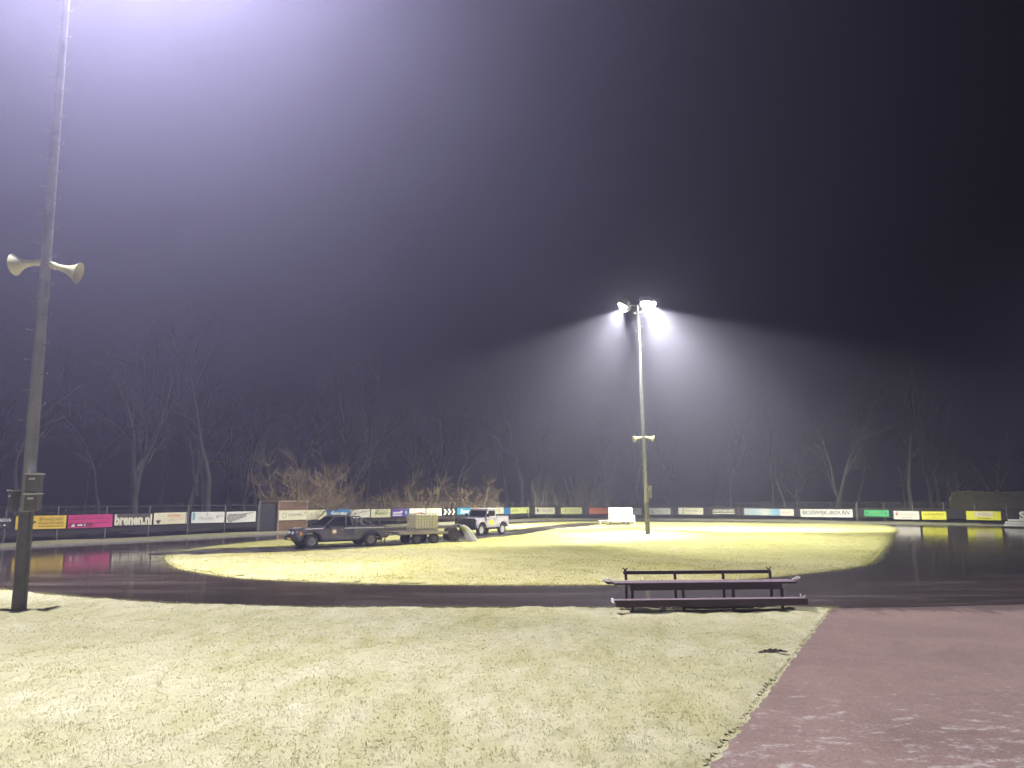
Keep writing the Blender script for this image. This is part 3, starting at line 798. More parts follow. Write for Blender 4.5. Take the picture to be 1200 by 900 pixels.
SIGNS = [
 (-26.28, 38.70, -25.68, 39.54, .86, 1.44, 'dark', 'small black sign with white lettering next to the yellow sign', d_partial),
 (-25.58, 39.68, -24.13, 41.72, .76, 1.45, 'yellow', 'golden yellow sign with brown script next to the pink sign', d_yellow),
 (-24.09, 41.78, -22.70, 43.76, .75, 1.46, 'pink', 'magenta pink sign with small white figures on a dark strip', d_pink),
 (-22.67, 43.81, -21.35, 45.71, .79, 1.47, 'brown', 'dark sign filled by large cream letters ending in .nl', d_brenen),
 (-21.31, 45.76, -20.07, 47.52, .82, 1.50, 'cream', 'cream sign with a black anvil in its lower corner', d_anvil),
 (-19.91, 47.74, -18.56, 49.64, .82, 1.50, 'white', 'white sign with a teal bar at its edge', d_tealbar),
 (-18.49, 49.75, -17.21, 51.64, .80, 1.49, 'white', 'white sign with a row of shrinking grey discs', d_chain),
 (-14.94, 55.29, -13.93, 57.63, .80, 1.50, 'cream', 'cream sign with pale capitals between the brown hut and the blue sign', d_text('five', 'pale', .45, .5, .5)),
 (-13.90, 57.72, -12.83, 60.72, .79, 1.52, 'blue', 'bright blue sign with large white letters above the pickup', d_saney),
 (-12.82, 60.78, -11.76, 63.50, .79, 1.45, 'white', 'white sign with faint print right beside the bright blue sign', d_logo_lines),
 (-11.72, 63.60, -10.49, 66.05, .75, 1.43, 'cream', 'cream sign with a small green word next to the purple sign', d_text('eight..', 'green', .3, .6, .5)),
 (-10.43, 66.15, -9.19, 68.08, .76, 1.44, 'purple', 'purple sign with white swoosh lettering above the caged tank', d_purple),
 (-9.16, 68.13, -7.91, 69.87, .74, 1.43, 'white', 'white sign crossed by a red diagonal stripe', d_redslash),
 (-7.84, 69.96, -6.60, 71.62, .73, 1.42, 'cream', 'cream sign with faint rows of print beside the chevron sign', d_logo_lines),
 (-6.53, 71.71, -5.32, 73.34, .73, 1.41, 'black', 'black sign with white chevrons', d_chev),
 (-5.29, 73.38, -3.96, 75.32, .76, 1.42, 'teal', 'steel blue sign with white letters beside the chevron sign', d_saer),
 (-3.77, 75.62, -0.90, 80.35, .71, 1.38, 'cream', 'long cream sign with orange capitals behind the pale off-roader', d_orangetext),
 (-0.85, 80.42, -0.28, 81.24, .66, 1.34, 'blue', 'narrow plain blue sign beside the long orange lettered sign', None),
 (-0.22, 81.31, 1.80, 83.43, .71, 1.34, 'lime', 'pale lime sign with a black figure at one end', d_lime),
 (2.48, 83.98, 4.71, 85.28, .61, 1.31, 'cream', 'cream sign with grey capitals in front of the upright coppice stems', d_figure),
 (5.40, 85.55, 7.83, 86.15, .59, 1.30, 'lime', 'pale lime sign with faint rows of print', d_squig),
 (8.62, 86.25, 11.00, 86.33, .58, 1.27, 'orange', 'bright orange sign beside the white tank trailer', d_orange),
 (11.56, 86.32, 14.48, 86.05, .52, 1.24, 'white', 'white sign with small red letters between white trailer and mast', d_redw),
 (15.23, 85.94, 17.60, 85.43, .54, 1.23, 'white', 'white sign with a grey block logo just past the mast', d_mono),
 (18.40, 85.22, 20.96, 84.36, .56, 1.27, 'cream', 'cream sign with a white end and grey divider', d_stripe),
 (21.79, 84.03, 24.11, 82.98, .59, 1.19, 'dark', 'dark sign with pale capitals above a pale underline', d_darktext),
 (24.88, 82.57, 29.12, 79.38, .54, 1.23, 'grey', 'long sign fading from grey through blue to cream', d_gradient),
 (29.58, 78.97, 33.48, 75.55, .46, 1.23, 'white', 'long white sign with large black capitals', d_boswijk),
 (34.25, 74.87, 35.96, 73.41, .60, 1.21, 'green', 'bright green sign with dark dots at both ends', d_green),
 (36.25, 73.19, 38.06, 71.96, .37, 1.14, 'white', 'white sign with a red diamond beside the plain lemon sign', d_pill),
 (38.20, 71.88, 40.00, 70.94, .37, 1.12, 'lemon', 'lemon yellow sign with rows of dark print', d_lemon1),
 (41.40, 70.28, 43.84, 69.08, .39, 1.18, 'lemon', 'lemon yellow sign with a cream middle in front of the hedge', d_lemon2),
 (44.91, 68.57, 47.11, 67.51, .39, 1.21, 'dark', 'dark sign with large white letters in front of the hedge', d_white_S),
]
for k, (x0, y0, x1, y1, zb, zt, bd, lab, dr) in enumerate(SIGNS):
    sign(x0, y0, x1, y1, zb, zt, bd, lab, dr, R(.5)*math.sin(k*2.7))

# ------------------------------------------------------------------ brown plank hut and dark gate in the gap of the fence
M['plank'] = paint('brown_plank', (.20, .115, .065), .8, 0, .25, 2.0)
M['trim'] = paint('hut_trim', (.42, .34, .27), .7, 0, .1, 4)
def hut():
    x0, y0, x1, y1 = -16.10, 53.0, -14.75, 55.35
    a = math.atan2(y1-y0, x1-x0); L = math.dist((x0, y0), (x1, y1))
    root = empty('plank_hut', ((x0+x1)/2, (y0+y1)/2, 0), a, 'brown plank hut with pale roof edge beside the dark gate', 'hut')
    n = 9; h = 2.12
    for i in range(n):
        z0 = .08+i*(h-.1)/n
        MB().box(-L/2, L/2, -.02-.004*(i % 2), .02, z0, z0+(h-.1)/n-.012).build('plank', M['plank'], root)
        MB().box(-L/2-.004*(i % 2), -L/2+.02, .025, 1.7, z0, z0+(h-.1)/n-.012).build('plank', M['plank'], root)
    MB().box(-L/2+.03, L/2-.03, .03, 1.7, 0, h-.06).build('core', M['plank'], root)
    MB().box(-L/2-.06, L/2+.06, -.07, 1.8, h, h+.05).build('roof', M['trim'], root)
    for s in (-1, 1):
        MB().box(s*(L/2)-.035, s*(L/2)+.035, -.06, -.026, 0, h).build('corner_post', M['trim'], root)
    s = sign(x0, y0, x1, y1, .84, 1.51, 'cream', 'cream sign with a ring emblem fixed to the brown hut', d_round_text('cream', ''))
hut()
M['gate'] = paint('dark_gate', (.03, .03, .034), .6, .2, .2, 4)
def gate():
    p, a = fpt(S_GATE0+.0); q, _ = fpt(S_GATE1)
    L = (q-p).length
    root = empty('rink_gate', (p.x, p.y, 0), math.atan2(q.y-p.y, q.x-p.x), 'dark metal gate between the chain disc sign and the brown hut', 'gate')
    for x in (0, L):
        MB().box(x-.06, x+.06, -.06, .06, -.05, 2.15).build('gate_post', M['steel_dark'], root, False, .008)
    n = 8
    for i in range(n):
        x = .1+i*(L-.2)/n
        MB().box(x, x+(L-.2)/n-.012, -.015, .015, .08, 1.95).build('slat', M['gate'], root)
    for z in (.35, 1.7): MB().box(.08, L-.08, .02, .05, z, z+.07).build('rail', M['gate'], root)
    MB().tube([(L-.25, -.02, 1.0), (L-.25, -.07, 1.0), (L-.12, -.07, 1.0)], .012, 6).build('handle', M['steel'], root)
gate()
# ================================================================== spectator bench beside the path
M['bench'] = paint('maroon_bench_wood', (.034, .017, .021), .55, 0, .25, 4)
M['bench_steel'] = paint('bench_steel', (.045, .025, .03), .5, .3, .2, 4)
def frosted(name, c):
    m, nt, b = new_mat(name)
    v = coords(nt); a = noise(nt, 30, 6, .75, v); bb = noise(nt, 3, 4, .6, v)
    g = nt.nodes.new('ShaderNodeNewGeometry'); s = nt.nodes.new('ShaderNodeSeparateXYZ'); nt.links.new(g.outputs['True Normal'], s.inputs[0])
    up = ramp(nt, s.outputs['Z'], [(.5, 0.), (.9, 1.)])            # rime settles on the tops
    fr = ramp(nt, a.outputs['Fac'], [(.36, .25), (.6, .85)])
    fac = mix(nt, 1.0, up.outputs['Color'], fr.outputs['Color'], 'MULTIPLY')
    base = ramp(nt, bb.outputs['Fac'], [(.3, tuple(x*.7 for x in c)), (.7, tuple(x*1.25 for x in c))])
    cc = mix(nt, fac, base.outputs['Color'], (.46, .36, .38))
    nt.links.new(cc, b.inputs['Base Color']); b.inputs['Roughness'].default_value = .6
    bump(nt, b, a.outputs['Fac'], .2, .004)
    return m
M['bench_top'] = frosted('frosted_maroon_wood', (.034, .017, .021))
def bench():
    root = empty('spectator_bench', (4.12, 16.68, .015), R(5), 'long maroon bench with footboard and back rail beside the path', 'bench')
    # low footboard in front, seat above it, back rail behind
    def plank(name, xa, xb, y0, y1, z0, z1):
        return MB().box(xa, xb, y0, y1, z0, z1).build(name, M['bench_top'], root, False, .008)
    plank('footboard', -2.06, 2.05, -.44, -.325, .25, .295)
    plank('footboard', -2.06, 2.08, -.31, -.195, .25, .295)
    MB().box(-2.04, 2.05, -.455, -.441, .16, .295).build('footboard_edge', M['bench'], root)
    plank('seat_plank', -1.98, 1.98, -.14, .08, .565, .61)
    plank('seat_plank', -2.1, 2.0, .10, .32, .565, .61)
    MB().box(-1.66, 1.62, -.185, -.152, .455, .605).build('seat_beam', M['bench'], root, False, .006)
    plank('back_rail', -1.66, 1.60, .43, .475, .725, .80)
    for x in (-1.62, -.53, .55, 1.62):
        MB().box(x-.028, x+.028, -.19, -.145, .04, .478).build('leg', M['bench_steel'], root, False, .005)
        MB().quadbox([(x-.025, .36, .615), (x+.025, .36, .615), (x+.025, .40, .615), (x-.025, .40, .615), (x-.025, .385, .80), (x+.025, .385, .80), (x+.025, .428, .80), (x-.025, .428, .80)]).build('back_post', M['bench_steel'], root)
        MB().box(x-.024, x+.024, -.15, .40, .515, .562).build('cross_bearer', M['bench_steel'], root)
        MB().box(x-.024, x+.024, -.43, -.19, .20, .247).build('cross_bearer', M['bench_steel'], root)
        MB().quadbox([(x-.022, .36, .05), (x+.022, .36, .05), (x+.022, .41, .05), (x-.022, .41, .05), (x-.022, .34, .512), (x+.022, .34, .512), (x+.022, .39, .512), (x-.022, .39, .512)]).build('leg', M['bench_steel'], root)
    MB().box(-1.68, 1.68, -.21, -.12, -.02, .045).build('ground_rail', M['bench_steel'], root, False, .006)
    MB().box(-1.68, 1.68, .34, .43, -.02, .045).build('ground_rail', M['bench_steel'], root, False, .006)
    for s in (-1, 1):
        MB().tube([(s*1.62, .45, .80), (s*1.66, .43, .87)], .014, 6).build('end_bracket', M['bench_steel'], root)
        MB().tube([(s*1.62, .45, .80), (s*1.57, .47, .86)], .014, 6).build('end_bracket', M['bench_steel'], root)
        MB().tube([(s*2.0, .08, .62), (s*2.08, .06, .68), (s*2.16, .12, .66), (s*2.16, .22, .62), (s*2.05, .26, .61)], .022, 8).build('frosted_handle', M['frost_edge'], root, True)
    MB().box(-2.085, -2.062, -.44, -.2, .235, .32).build('frosted_end', M['frost_edge'], root, False, .008)
    MB().tube([(1.98, -.3, .30), (1.96, -.3, .37)], .012, 6).build('end_bracket', M['frost_edge'], root)
    MB().tube([(2.02, -.3, .30), (2.06, -.32, .34)], .012, 6).build('end_bracket', M['frost_edge'], root)
bench()

# a scraped clod of turf lying near the edge of the path
M['clod'] = paint('torn_turf', (.07, .06, .038), .95, 0, .35, 30)
def clod():
    r = random.Random(4); mb = MB(); nx, ny = 22, 9
    for j in range(ny):
        for i in range(nx):
            u = i/(nx-1)*2-1; w = j/(ny-1)*2-1
            h = max(0, 1-u*u-w*w)*(.035+.035*math.sin(i*1.7+j))*(.5+.5*abs(math.sin(i*.9)))
            mb.v.append((u*.36+r.uniform(-.012, .012), w*.07*(1+.4*math.sin(i*1.1))+r.uniform(-.01, .01), h+.0+r.uniform(0, .012)*(h > 0)))
    for j in range(ny-1):
        for i in range(nx-1): a = j*nx+i; mb.f.append((a, a+1, a+nx+1, a+nx))
    o = mb.build('turf_clod', M['clod']); o.location = (4.02, 12.2, .045); o.rotation_euler = (0, 0, R(8)); o.scale = (.68, .7, .8)
    tag(o, 'dark clod of torn turf on the lawn near the path', 'clod')
clod()
# ================================================================== vehicles
M['grey_paint'] = paint('dark_grey_car_paint', (.12, .115, .118), .3, .3, .1, 2, .6)
M['grey_paint_low'] = paint('dark_plastic_cladding', (.025, .025, .026), .6, 0, .15, 4)
M['silver_paint'] = paint('pale_lilac_car_paint', (.50, .47, .56), .38, .1, .08, 2, .4)
M['roof_white'] = paint('white_roof', (.74, .72, .72), .5, 0, .06, 3)
M['car_glass'] = paint('dark_car_glass', (.012, .012, .015), .08, 0, .1, 1)
M['tyre'] = paint('tyre_rubber', (.022, .021, .021), .85, 0, .2, 8)
M['alloy'] = paint('alloy_rim', (.33, .32, .31), .35, .7, .15, 5)
M['chrome'] = paint('chrome', (.62, .62, .62), .15, 1.0, .05, 3)
M['head_glass'] = paint('headlight_lens', (.78, .78, .76), .12, .2, .05, 5)
M['plate'] = paint('yellow_plate', (.80, .52, .04), .5, 0, .05, 5)
M['red_lens'] = paint('red_lens', (.35, .02, .015), .2, 0, .1, 5)
M['amber'] = paint('amber_lens', (.75, .28, .03), .25, 0, .1, 5)
M['gold'] = paint('gold_decal', (.72, .50, .20), .45, .2, .1, 12)
M['decal_white'] = paint('white_decal', (.78, .74, .70), .5, 0, .08, 8)
M['tank'] = paint('cream_tank_plastic', (.84, .81, .55), .45, 0, .1, 2)
M['cage'] = paint('galvanised_cage', (.46, .43, .28), .5, .2, .1, 5)
M['timber'] = paint('trailer_timber', (.34, .31, .22), .8, 0, .2, 4)
M['white_tank'] = paint('white_tank', (.82, .81, .80), .45, 0, .04, 2)
M['blue_tarp'] = paint('dark_reel', (.04, .035, .035), .6, 0, .2, 6)

def wheel(parent, x, y, r, w, side, rim='alloy', spokes=6):
    """side +1: the outer face looks along +y"""
    e = bpy.data.objects.new('wheel', None); col.objects.link(e); e.parent = parent; e.location = (x, y, r); e.empty_display_size = .1
    hw = w/2
    MB().lathe([(r*.62, -hw), (r*.9, -hw), (r*.985, -hw*.7), (r, -hw*.3), (r, hw*.3), (r*.985, hw*.7), (r*.9, hw), (r*.62, hw)], 'y', n=28, close=True).build('tyre', M['tyre'], e, True)
    o = hw*.75*side
    mb = MB().lathe([(.001, o-.03*side), (r*.6, o-.06*side), (r*.64, o), (r*.58, o+.012*side), (r*.54, o-.02*side), (.001, o-.022*side)], 'y', n=24)
    rm = mb.build('rim', M[rim], e, True)
    for k in range(spokes):
        t = 2*math.pi*k/spokes
        d = Vector((math.cos(t), 0, math.sin(t))); p = Vector((-math.sin(t), 0, math.cos(t)))
        q = MB().quadbox([d*r*.12+p*r*.06+Vector((0, o-.02*side, 0)), d*r*.12-p*r*.06+Vector((0, o-.02*side, 0)), d*r*.56-p*r*.09+Vector((0, o-.02*side, 0)), d*r*.56+p*r*.09+Vector((0, o-.02*side, 0)),
                          d*r*.12+p*r*.06+Vector((0, o+.014*side, 0)), d*r*.12-p*r*.06+Vector((0, o+.014*side, 0)), d*r*.56-p*r*.09+Vector((0, o+.012*side, 0)), d*r*.56+p*r*.09+Vector((0, o+.012*side, 0))])
        q.build('spoke', M[rim], e)
    return e

def arc(cx, cz, r, a0, a1, n=9): return [(cx+r*math.cos(a0+(a1-a0)*k/n), cz+r*math.sin(a0+(a1-a0)*k/n)) for k in range(n+1)]

def shell(name, mat, parent, prof, hw, bulge, bevel=.03, taper=None):
    """body pressed from a side outline, sides bowed: half width depends on height"""
    mb = MB().prism(prof, -hw, hw)
    out = []
    for (x, y, z) in mb.v:
        s = 1 if y > 0 else -1
        yy = hw*bulge(z)
        if taper: yy *= taper(x)
        out.append((x, s*yy, z))
    mb.v = out
    return mb.build(name, mat, parent, True, bevel, 2)

def quad_panel(name, mat, parent, pts, th=.012):
    p = [Vector(q) for q in pts]; n = (p[1]-p[0]).cross(p[3]-p[0]).normalized()*th
    return MB().quadbox(p+[q+n for q in p]).build(name, mat, parent)

def pickup(loc, rz):
    root = empty('pickup_truck', loc, rz, 'dark grey pickup truck with roll bar towing the caged tank trailer', 'pickup truck')
    rw = .34; fx, rx = 1.55, -1.45
    # lower body, with wheel arches; bonnet falls forward
    prof = [(2.22, .42), (2.26, .62), (2.20, .93), (2.05, 1.0), (1.0, 1.10), (-.56, 1.12), (-.56, .40)]
    prof += [(fx-.50, .40)] + arc(fx, .38, .46, math.pi*.98, math.pi*.05)[:] + [(2.08, .40)]
    shell('body', M['grey_paint'], root, prof, .86, lambda z: 1.0 if z < .95 else 1-.35*(z-.95), .035, lambda x: 1-.10*max(0, (x-1.6))**1.4)
    bedp = [(-.58, .42), (-.58, 1.13), (-2.22, 1.15), (-2.26, .62), (-2.16, .44)] + arc(rx, .38, .47, math.pi*.95, math.pi*.05)
    for s in (-1, 1):
        b = MB().prism(bedp, s*.86, s*.78).build('bed_side', M['grey_paint'], root, False, .012)
    MB().box(-2.265, -2.21, -.775, .775, .55, 1.14).build('tailgate', M['grey_paint'], root, False, .012)
    MB().box(-2.21, -.58, -.775, .775, .60, .64).build('bed_floor', M['grey_paint_low'], root)
    MB().box(-2.2, 2.05, -.5, .5, .30, .46).build('chassis', M['black'], root)
    # cab
    cabp = [(1.02, 1.095), (.42, 1.66), (.25, 1.72), (-.32, 1.73), (-.46, 1.68), (-.57, 1.115)]
    cab = shell('cab', M['grey_paint'], root, cabp, .82, lambda z: 1-.26*max(0, z-1.1), .03)
    yy = lambda z: .82*(1-.26*max(0, z-1.1))+.004
    for s in (-1, 1):
        f = lambda x, z: (x, s*yy(z), z)
        def pane(name, pts):
            mb = MB(); a = [Vector(f(*p)) for p in pts]; b = [v+Vector((0, s*.008, 0)) for v in a]; n = len(a)
            mb.v = [tuple(v) for v in a+b]; mb.f = [tuple(range(n)), tuple(range(2*n-1, n-1, -1))]+[(k, (k+1) % n, n+(k+1) % n, n+k) for k in range(n)]
            mb.build(name, M['car_glass'], cab)
        pane('side_window', [(.86, 1.17), (.40, 1.60), (.22, 1.65), (-.12, 1.65), (-.12, 1.17)])
        pane('side_window', [(-.20, 1.17), (-.20, 1.65), (-.32, 1.65), (-.39, 1.6), (-.47, 1.17)])
        d = MB().box(-.08, 1.0, s*.862, s*.868, .50, 1.08).build('door', M['grey_paint'], root)
        MB().box(.0, .16, s*.869, s*.895, .93, .965).build('handle', M['chrome'], d)
        MB().box(.78, .92, s*.84, s*1.02, 1.14, 1.30).build('wing_mirror', M['grey_paint_low'], root, False, .03)
        MB().box(-2.15, 1.9, s*.861, s*.866, 1.015, 1.055).build('side_stripe', M['decal_white'], root)
        MB().box(-.9, 1.05, s*.82, s*.93, .36, .40).build('side_step', M['grey_paint_low'], root)
        # star-shaped gold emblem on the door
        st = []
        for k in range(16):
            q = .17 if k % 2 == 0 else .09
            st.append((.45+q*math.cos(2*math.pi*k/16), .86+q*math.sin(2*math.pi*k/16)))
        MB().prism(st, s*.869, s*.874).build('door_emblem', M['gold'], root)
        MB().box(.38, .52, s*.8745, s*.878, .80, .92).build('door_emblem_centre', M['decal_white'], root)
        word(root, -.22, .86, .34, .09, 'cream', 5, s*.874) if s < 0 else None
        MB().box(2.08, 2.215, s*.50, s*.80, .70, .90).build('headlight', M['head_glass'], root, False, .03)
        MB().box(2.02, 2.12, s*.79, s*.845, .70, .88).build('indicator', M['amber'], root)
        MB().lathe([(.001, 2.32), (.085, 2.33), (.09, 2.27), (.06, 2.22)], 'x', (0, s*.27, .80), 14).build('spot_lamp', M['head_glass'], root, True)
        MB().box(-2.285, -2.267, s*.66, s*.78, .70, 1.05).build('tail_light', M['red_lens'], root)
        # flared arches
        for cx in (fx, rx):
            mb = MB(); A = arc(cx, .38, .47, math.pi*.96, math.pi*.04, 12); B = arc(cx, .38, .53, math.pi*.96, math.pi*.04, 12)
            for (a, b) in zip(A, B):
                mb.v += [(a[0], s*.84, a[1]), (a[0], s*.905, a[1]), (b[0], s*.905, b[1]), (b[0], s*.84, b[1])]
            for k in range(len(A)-1):
                for j in range(4): mb.f.append((k*4+j, k*4+(j+1) % 4, k*4+4+(j+1) % 4, k*4+4+j))
            mb.build('arch_flare', M['grey_paint_low'], root, True)
        for cx in (fx, rx): wheel(root, cx, s*.77, rw, .24, s)
    quad_panel('windscreen', M['car_glass'], cab, [(.94, -.70, 1.18), (.94, .70, 1.18), (.46, .63, 1.63), (.46, -.63, 1.63)], -.03)
    quad_panel('rear_window', M['car_glass'], cab, [(-.575, .62, 1.22), (-.575, -.62, 1.22), (-.50, -.58, 1.6), (-.50, .58, 1.6)], -.02)
    MB().box(2.20, 2.27, -.48, .48, .68, .92).build('grille', M['grey_paint_low'], root, False, .02)
    for z in (.74, .80, .86): MB().box(2.271, 2.282, -.44, .44, z, z+.02).build('grille_bar', M['chrome'], root)
    MB().box(2.14, 2.36, -.82, .82, .40, .64).build('front_bumper', M['grey_paint_low'], root, False, .05)
    MB().box(-2.38, -2.27, -.78, .78, .46, .60).build('rear_bumper', M['grey_paint_low'], root, False, .02)
    MB().box(2.362, 2.372, -.26, .26, .44, .55).build('number_plate', M['plate'], root)
    rb = MB()
    for x in (-.74, -.98):
        rb.tube([(x, -.70, 1.12), (x, -.66, 1.52), (x, -.52, 1.64), (x, .52, 1.64), (x, .66, 1.52), (x, .70, 1.12)], .032, 8)
    rb.tube([(-.98, -.58, 1.58), (-1.7, -.70, 1.14)], .028, 8); rb.tube([(-.98, .58, 1.58), (-1.7, .70, 1.14)], .028, 8)
    rb.build('roll_bar', M['steel_dark'], root, True)
    MB().tube([(-2.38, 0, .46), (-2.5, 0, .46), (-2.5, 0, .53)], .03, 8).build('tow_ball', M['steel_dark'], root)
    MB().box(-2.34, -2.30, .55, .60, .05, .46).build('jockey_leg', M['steel_dark'], root)
    for ch in root.children:
        if not ch.name.startswith('wheel'): ch.scale = (1, 1, .885)
    return root
ang = math.atan2(-1.59, -2.41)                                # the truck looks down the lane
pickup_c = Vector((-8.05, 37.05))
pc = Vector(((-9.5-7.09)/2, (36.75+38.34)/2)) + Vector((-.53, .85))*.77
pickup((pc.x-.05*math.cos(ang), pc.y-.05*math.sin(ang), .012), ang)

def trailer(loc, rz):
    root = empty('flatbed_trailer', loc, rz, 'low flatbed trailer hitched to the dark pickup, carrying the caged tank', 'trailer')
    for i in range(8):
        MB().box(-1.35, 1.35, -.8+i*.2, -.8+i*.2+.19, .60+.003*(i % 2), .635+.003*(i % 2)).build('deck_board', M['timber'], root)
    for s in (-1, 1):
        MB().box(-1.4, 1.4, s*.8, s*.84, .52, .64).build('side_rail', M['timber'], root)
        for x in (-.62, .36): wheel(root, x, s*.66, .29, .2, s, 'steel_dark', 5)
        MB().tube([(1.3, s*.6, .54), (1.95, 0, .48)], .035, 8).build('drawbar', M['steel_dark'], root)
    for x in (-.62, .36): MB().tube([(x, -.6, .29), (x, .6, .29)], .035, 8).build('axle', M['steel_dark'], root)
    MB().box(-1.3, 1.3, -.45, -.38, .46, .598).build('beam', M['steel_dark'], root)
    MB().box(-1.3, 1.3, .38, .45, .46, .598).build('beam', M['steel_dark'], root)
    MB().box(-1.42, -1.40, -.8, .8, .46, .60).build('rear_board', M['steel_dark'], root)
    for s in (-1, 1): MB().box(-1.44, -1.421, s*.62, s*.76, .48, .56).build('tail_light', M['red_lens'], root)
    return root
d = Vector((math.cos(ang), math.sin(ang)))
tc = pc - d*4.45
trailer((tc.x, tc.y, .012), ang)

def ibc(loc, rz):
    root = empty('caged_water_tank', loc, rz, 'cream water tank in a square wire cage standing on the flatbed trailer', 'water tank')
    L, W, H = 1.36, 1.05, .90
    MB().box(-L/2+.03, L/2-.03, -W/2+.03, W/2-.03, .12, H-.02).build('tank_body', M['tank'], root, True, .07, 3)
    MB().lathe([(.001, H-.02), (.13, H-.02), (.13, H+.03), (.001, H+.04)], 'z', (0, 0, 0), 16).build('filler_cap', M['black'], root)
    MB().box(-L/2, L/2, -W/2, W/2, .0, .10).build('pallet', M['cage'], root)
    hb = MB().box(-L/2, L/2, -.008, .008, -.008, .008).mesh('cage_bar', M['cage'])
    wb = MB().box(-.008, .008, -W/2+.012, W/2-.012, -.008, .008).mesh('cage_bar', M['cage'])
    vb = MB().box(-.008, .008, -.008, .008, .1, H).mesh('cage_bar', M['cage'])
    for z in (.2, .34, .48, .62, .76, H):
        for s in (-1, 1):
            o = link_mesh('cage_bar', hb, root); o.location = (0, s*W/2, z)
            o = link_mesh('cage_bar', wb, root); o.location = (s*(L/2-.012), 0, z)
    for s in (-1, 1):
        for i in range(9): o = link_mesh('cage_bar', vb, root); o.location = (-L/2+.03+i*(L-.06)/8, s*(W/2+.017), 0)
        for i in range(7): o = link_mesh('cage_bar', vb, root); o.location = (s*(L/2+.006), -W/2+.06+i*(W-.12)/6, 0)
ic = tc - d*.30
ibc((ic.x, ic.y, .652), ang)

# hose reel behind the trailer and the sheet of water it throws
def hose_reel(loc, rz):
    root = empty('hose_reel', loc, rz, 'dark drum with curved pipe at the back of the flatbed trailer', 'hose reel')
    MB().lathe([(.10, -.32), (.36, -.32), (.36, -.28), (.27, -.27), (.27, .27), (.36, .28), (.36, .32), (.10, .32)], 'y', (0, 0, .42), 24).build('drum', M['blue_tarp'], root, True)
    for s in (-1, 1): MB().tube([(.3, s*.36, 0), (0, s*.36, .42), (-.3, s*.36, 0)], .03, 8).build('stand', M['steel_dark'], root)
    MB().tube([(-.1, .0, .60), (-.15, 0, .82), (-.32, 0, .92), (-.5, 0, .88)], .05, 10).build('outlet_pipe', M['steel_dark'], root, True)
    MB().tube([(-.38, -.12, .0), (-.36, -.12, .84)], .02, 6).build('prop', M['frost_edge'], root)
hp = tc - d*2.05
hose_reel((hp.x, hp.y, .012), ang)
def water_mat():
    m, nt, b = new_mat('falling_water')
    v = coords(nt, 'Object', (1, 1, .25)); n = noise(nt, 14, 5, .7, v)
    r = ramp(nt, n.outputs['Fac'], [(.3, (.62, .63, .66)), (.65, (.88, .88, .9))]); nt.links.new(r.outputs['Color'], b.inputs['Base Color'])
    b.inputs['Roughness'].default_value = .35
    bump(nt, b, n.outputs['Fac'], .7, .03)
    return m
M['water'] = water_mat()
def spout(loc, rz):
    mb = MB(); r = random.Random(3)
    for k in range(15):
        y = (k-7)*.035+r.uniform(-.01, .01); sp = r.uniform(.9, 1.15)
        pts = []
        for t in range(9):
            u = t/8
            pts.append((-.75*u*sp, y*(1+.9*u), .90-.02*u-.88*u*u))
        mb.tube(pts, [.035+.03*u/8 for u in range(9)], 6)
    mb2 = MB()
    for k in range(40):
        a = r.uniform(0, 6.3); q = r.uniform(.02, .42); s = r.uniform(.02, .05)
        mb2.lathe([(s, -.01), (s*1.1, s*.4), (s*.4, s*.9)], 'z', (-.78+q*math.cos(a)*.8, q*math.sin(a), .01), 6)
    root = empty('water_jet', loc, rz, 'white curtain of water arching out behind the dark drum', 'water')
    mb.build('falling_sheet', M['water'], root, True); mb2.build('splash', M['water'], root, True)
sp = hp - d*.5
spout((sp.x, sp.y, .012), ang)

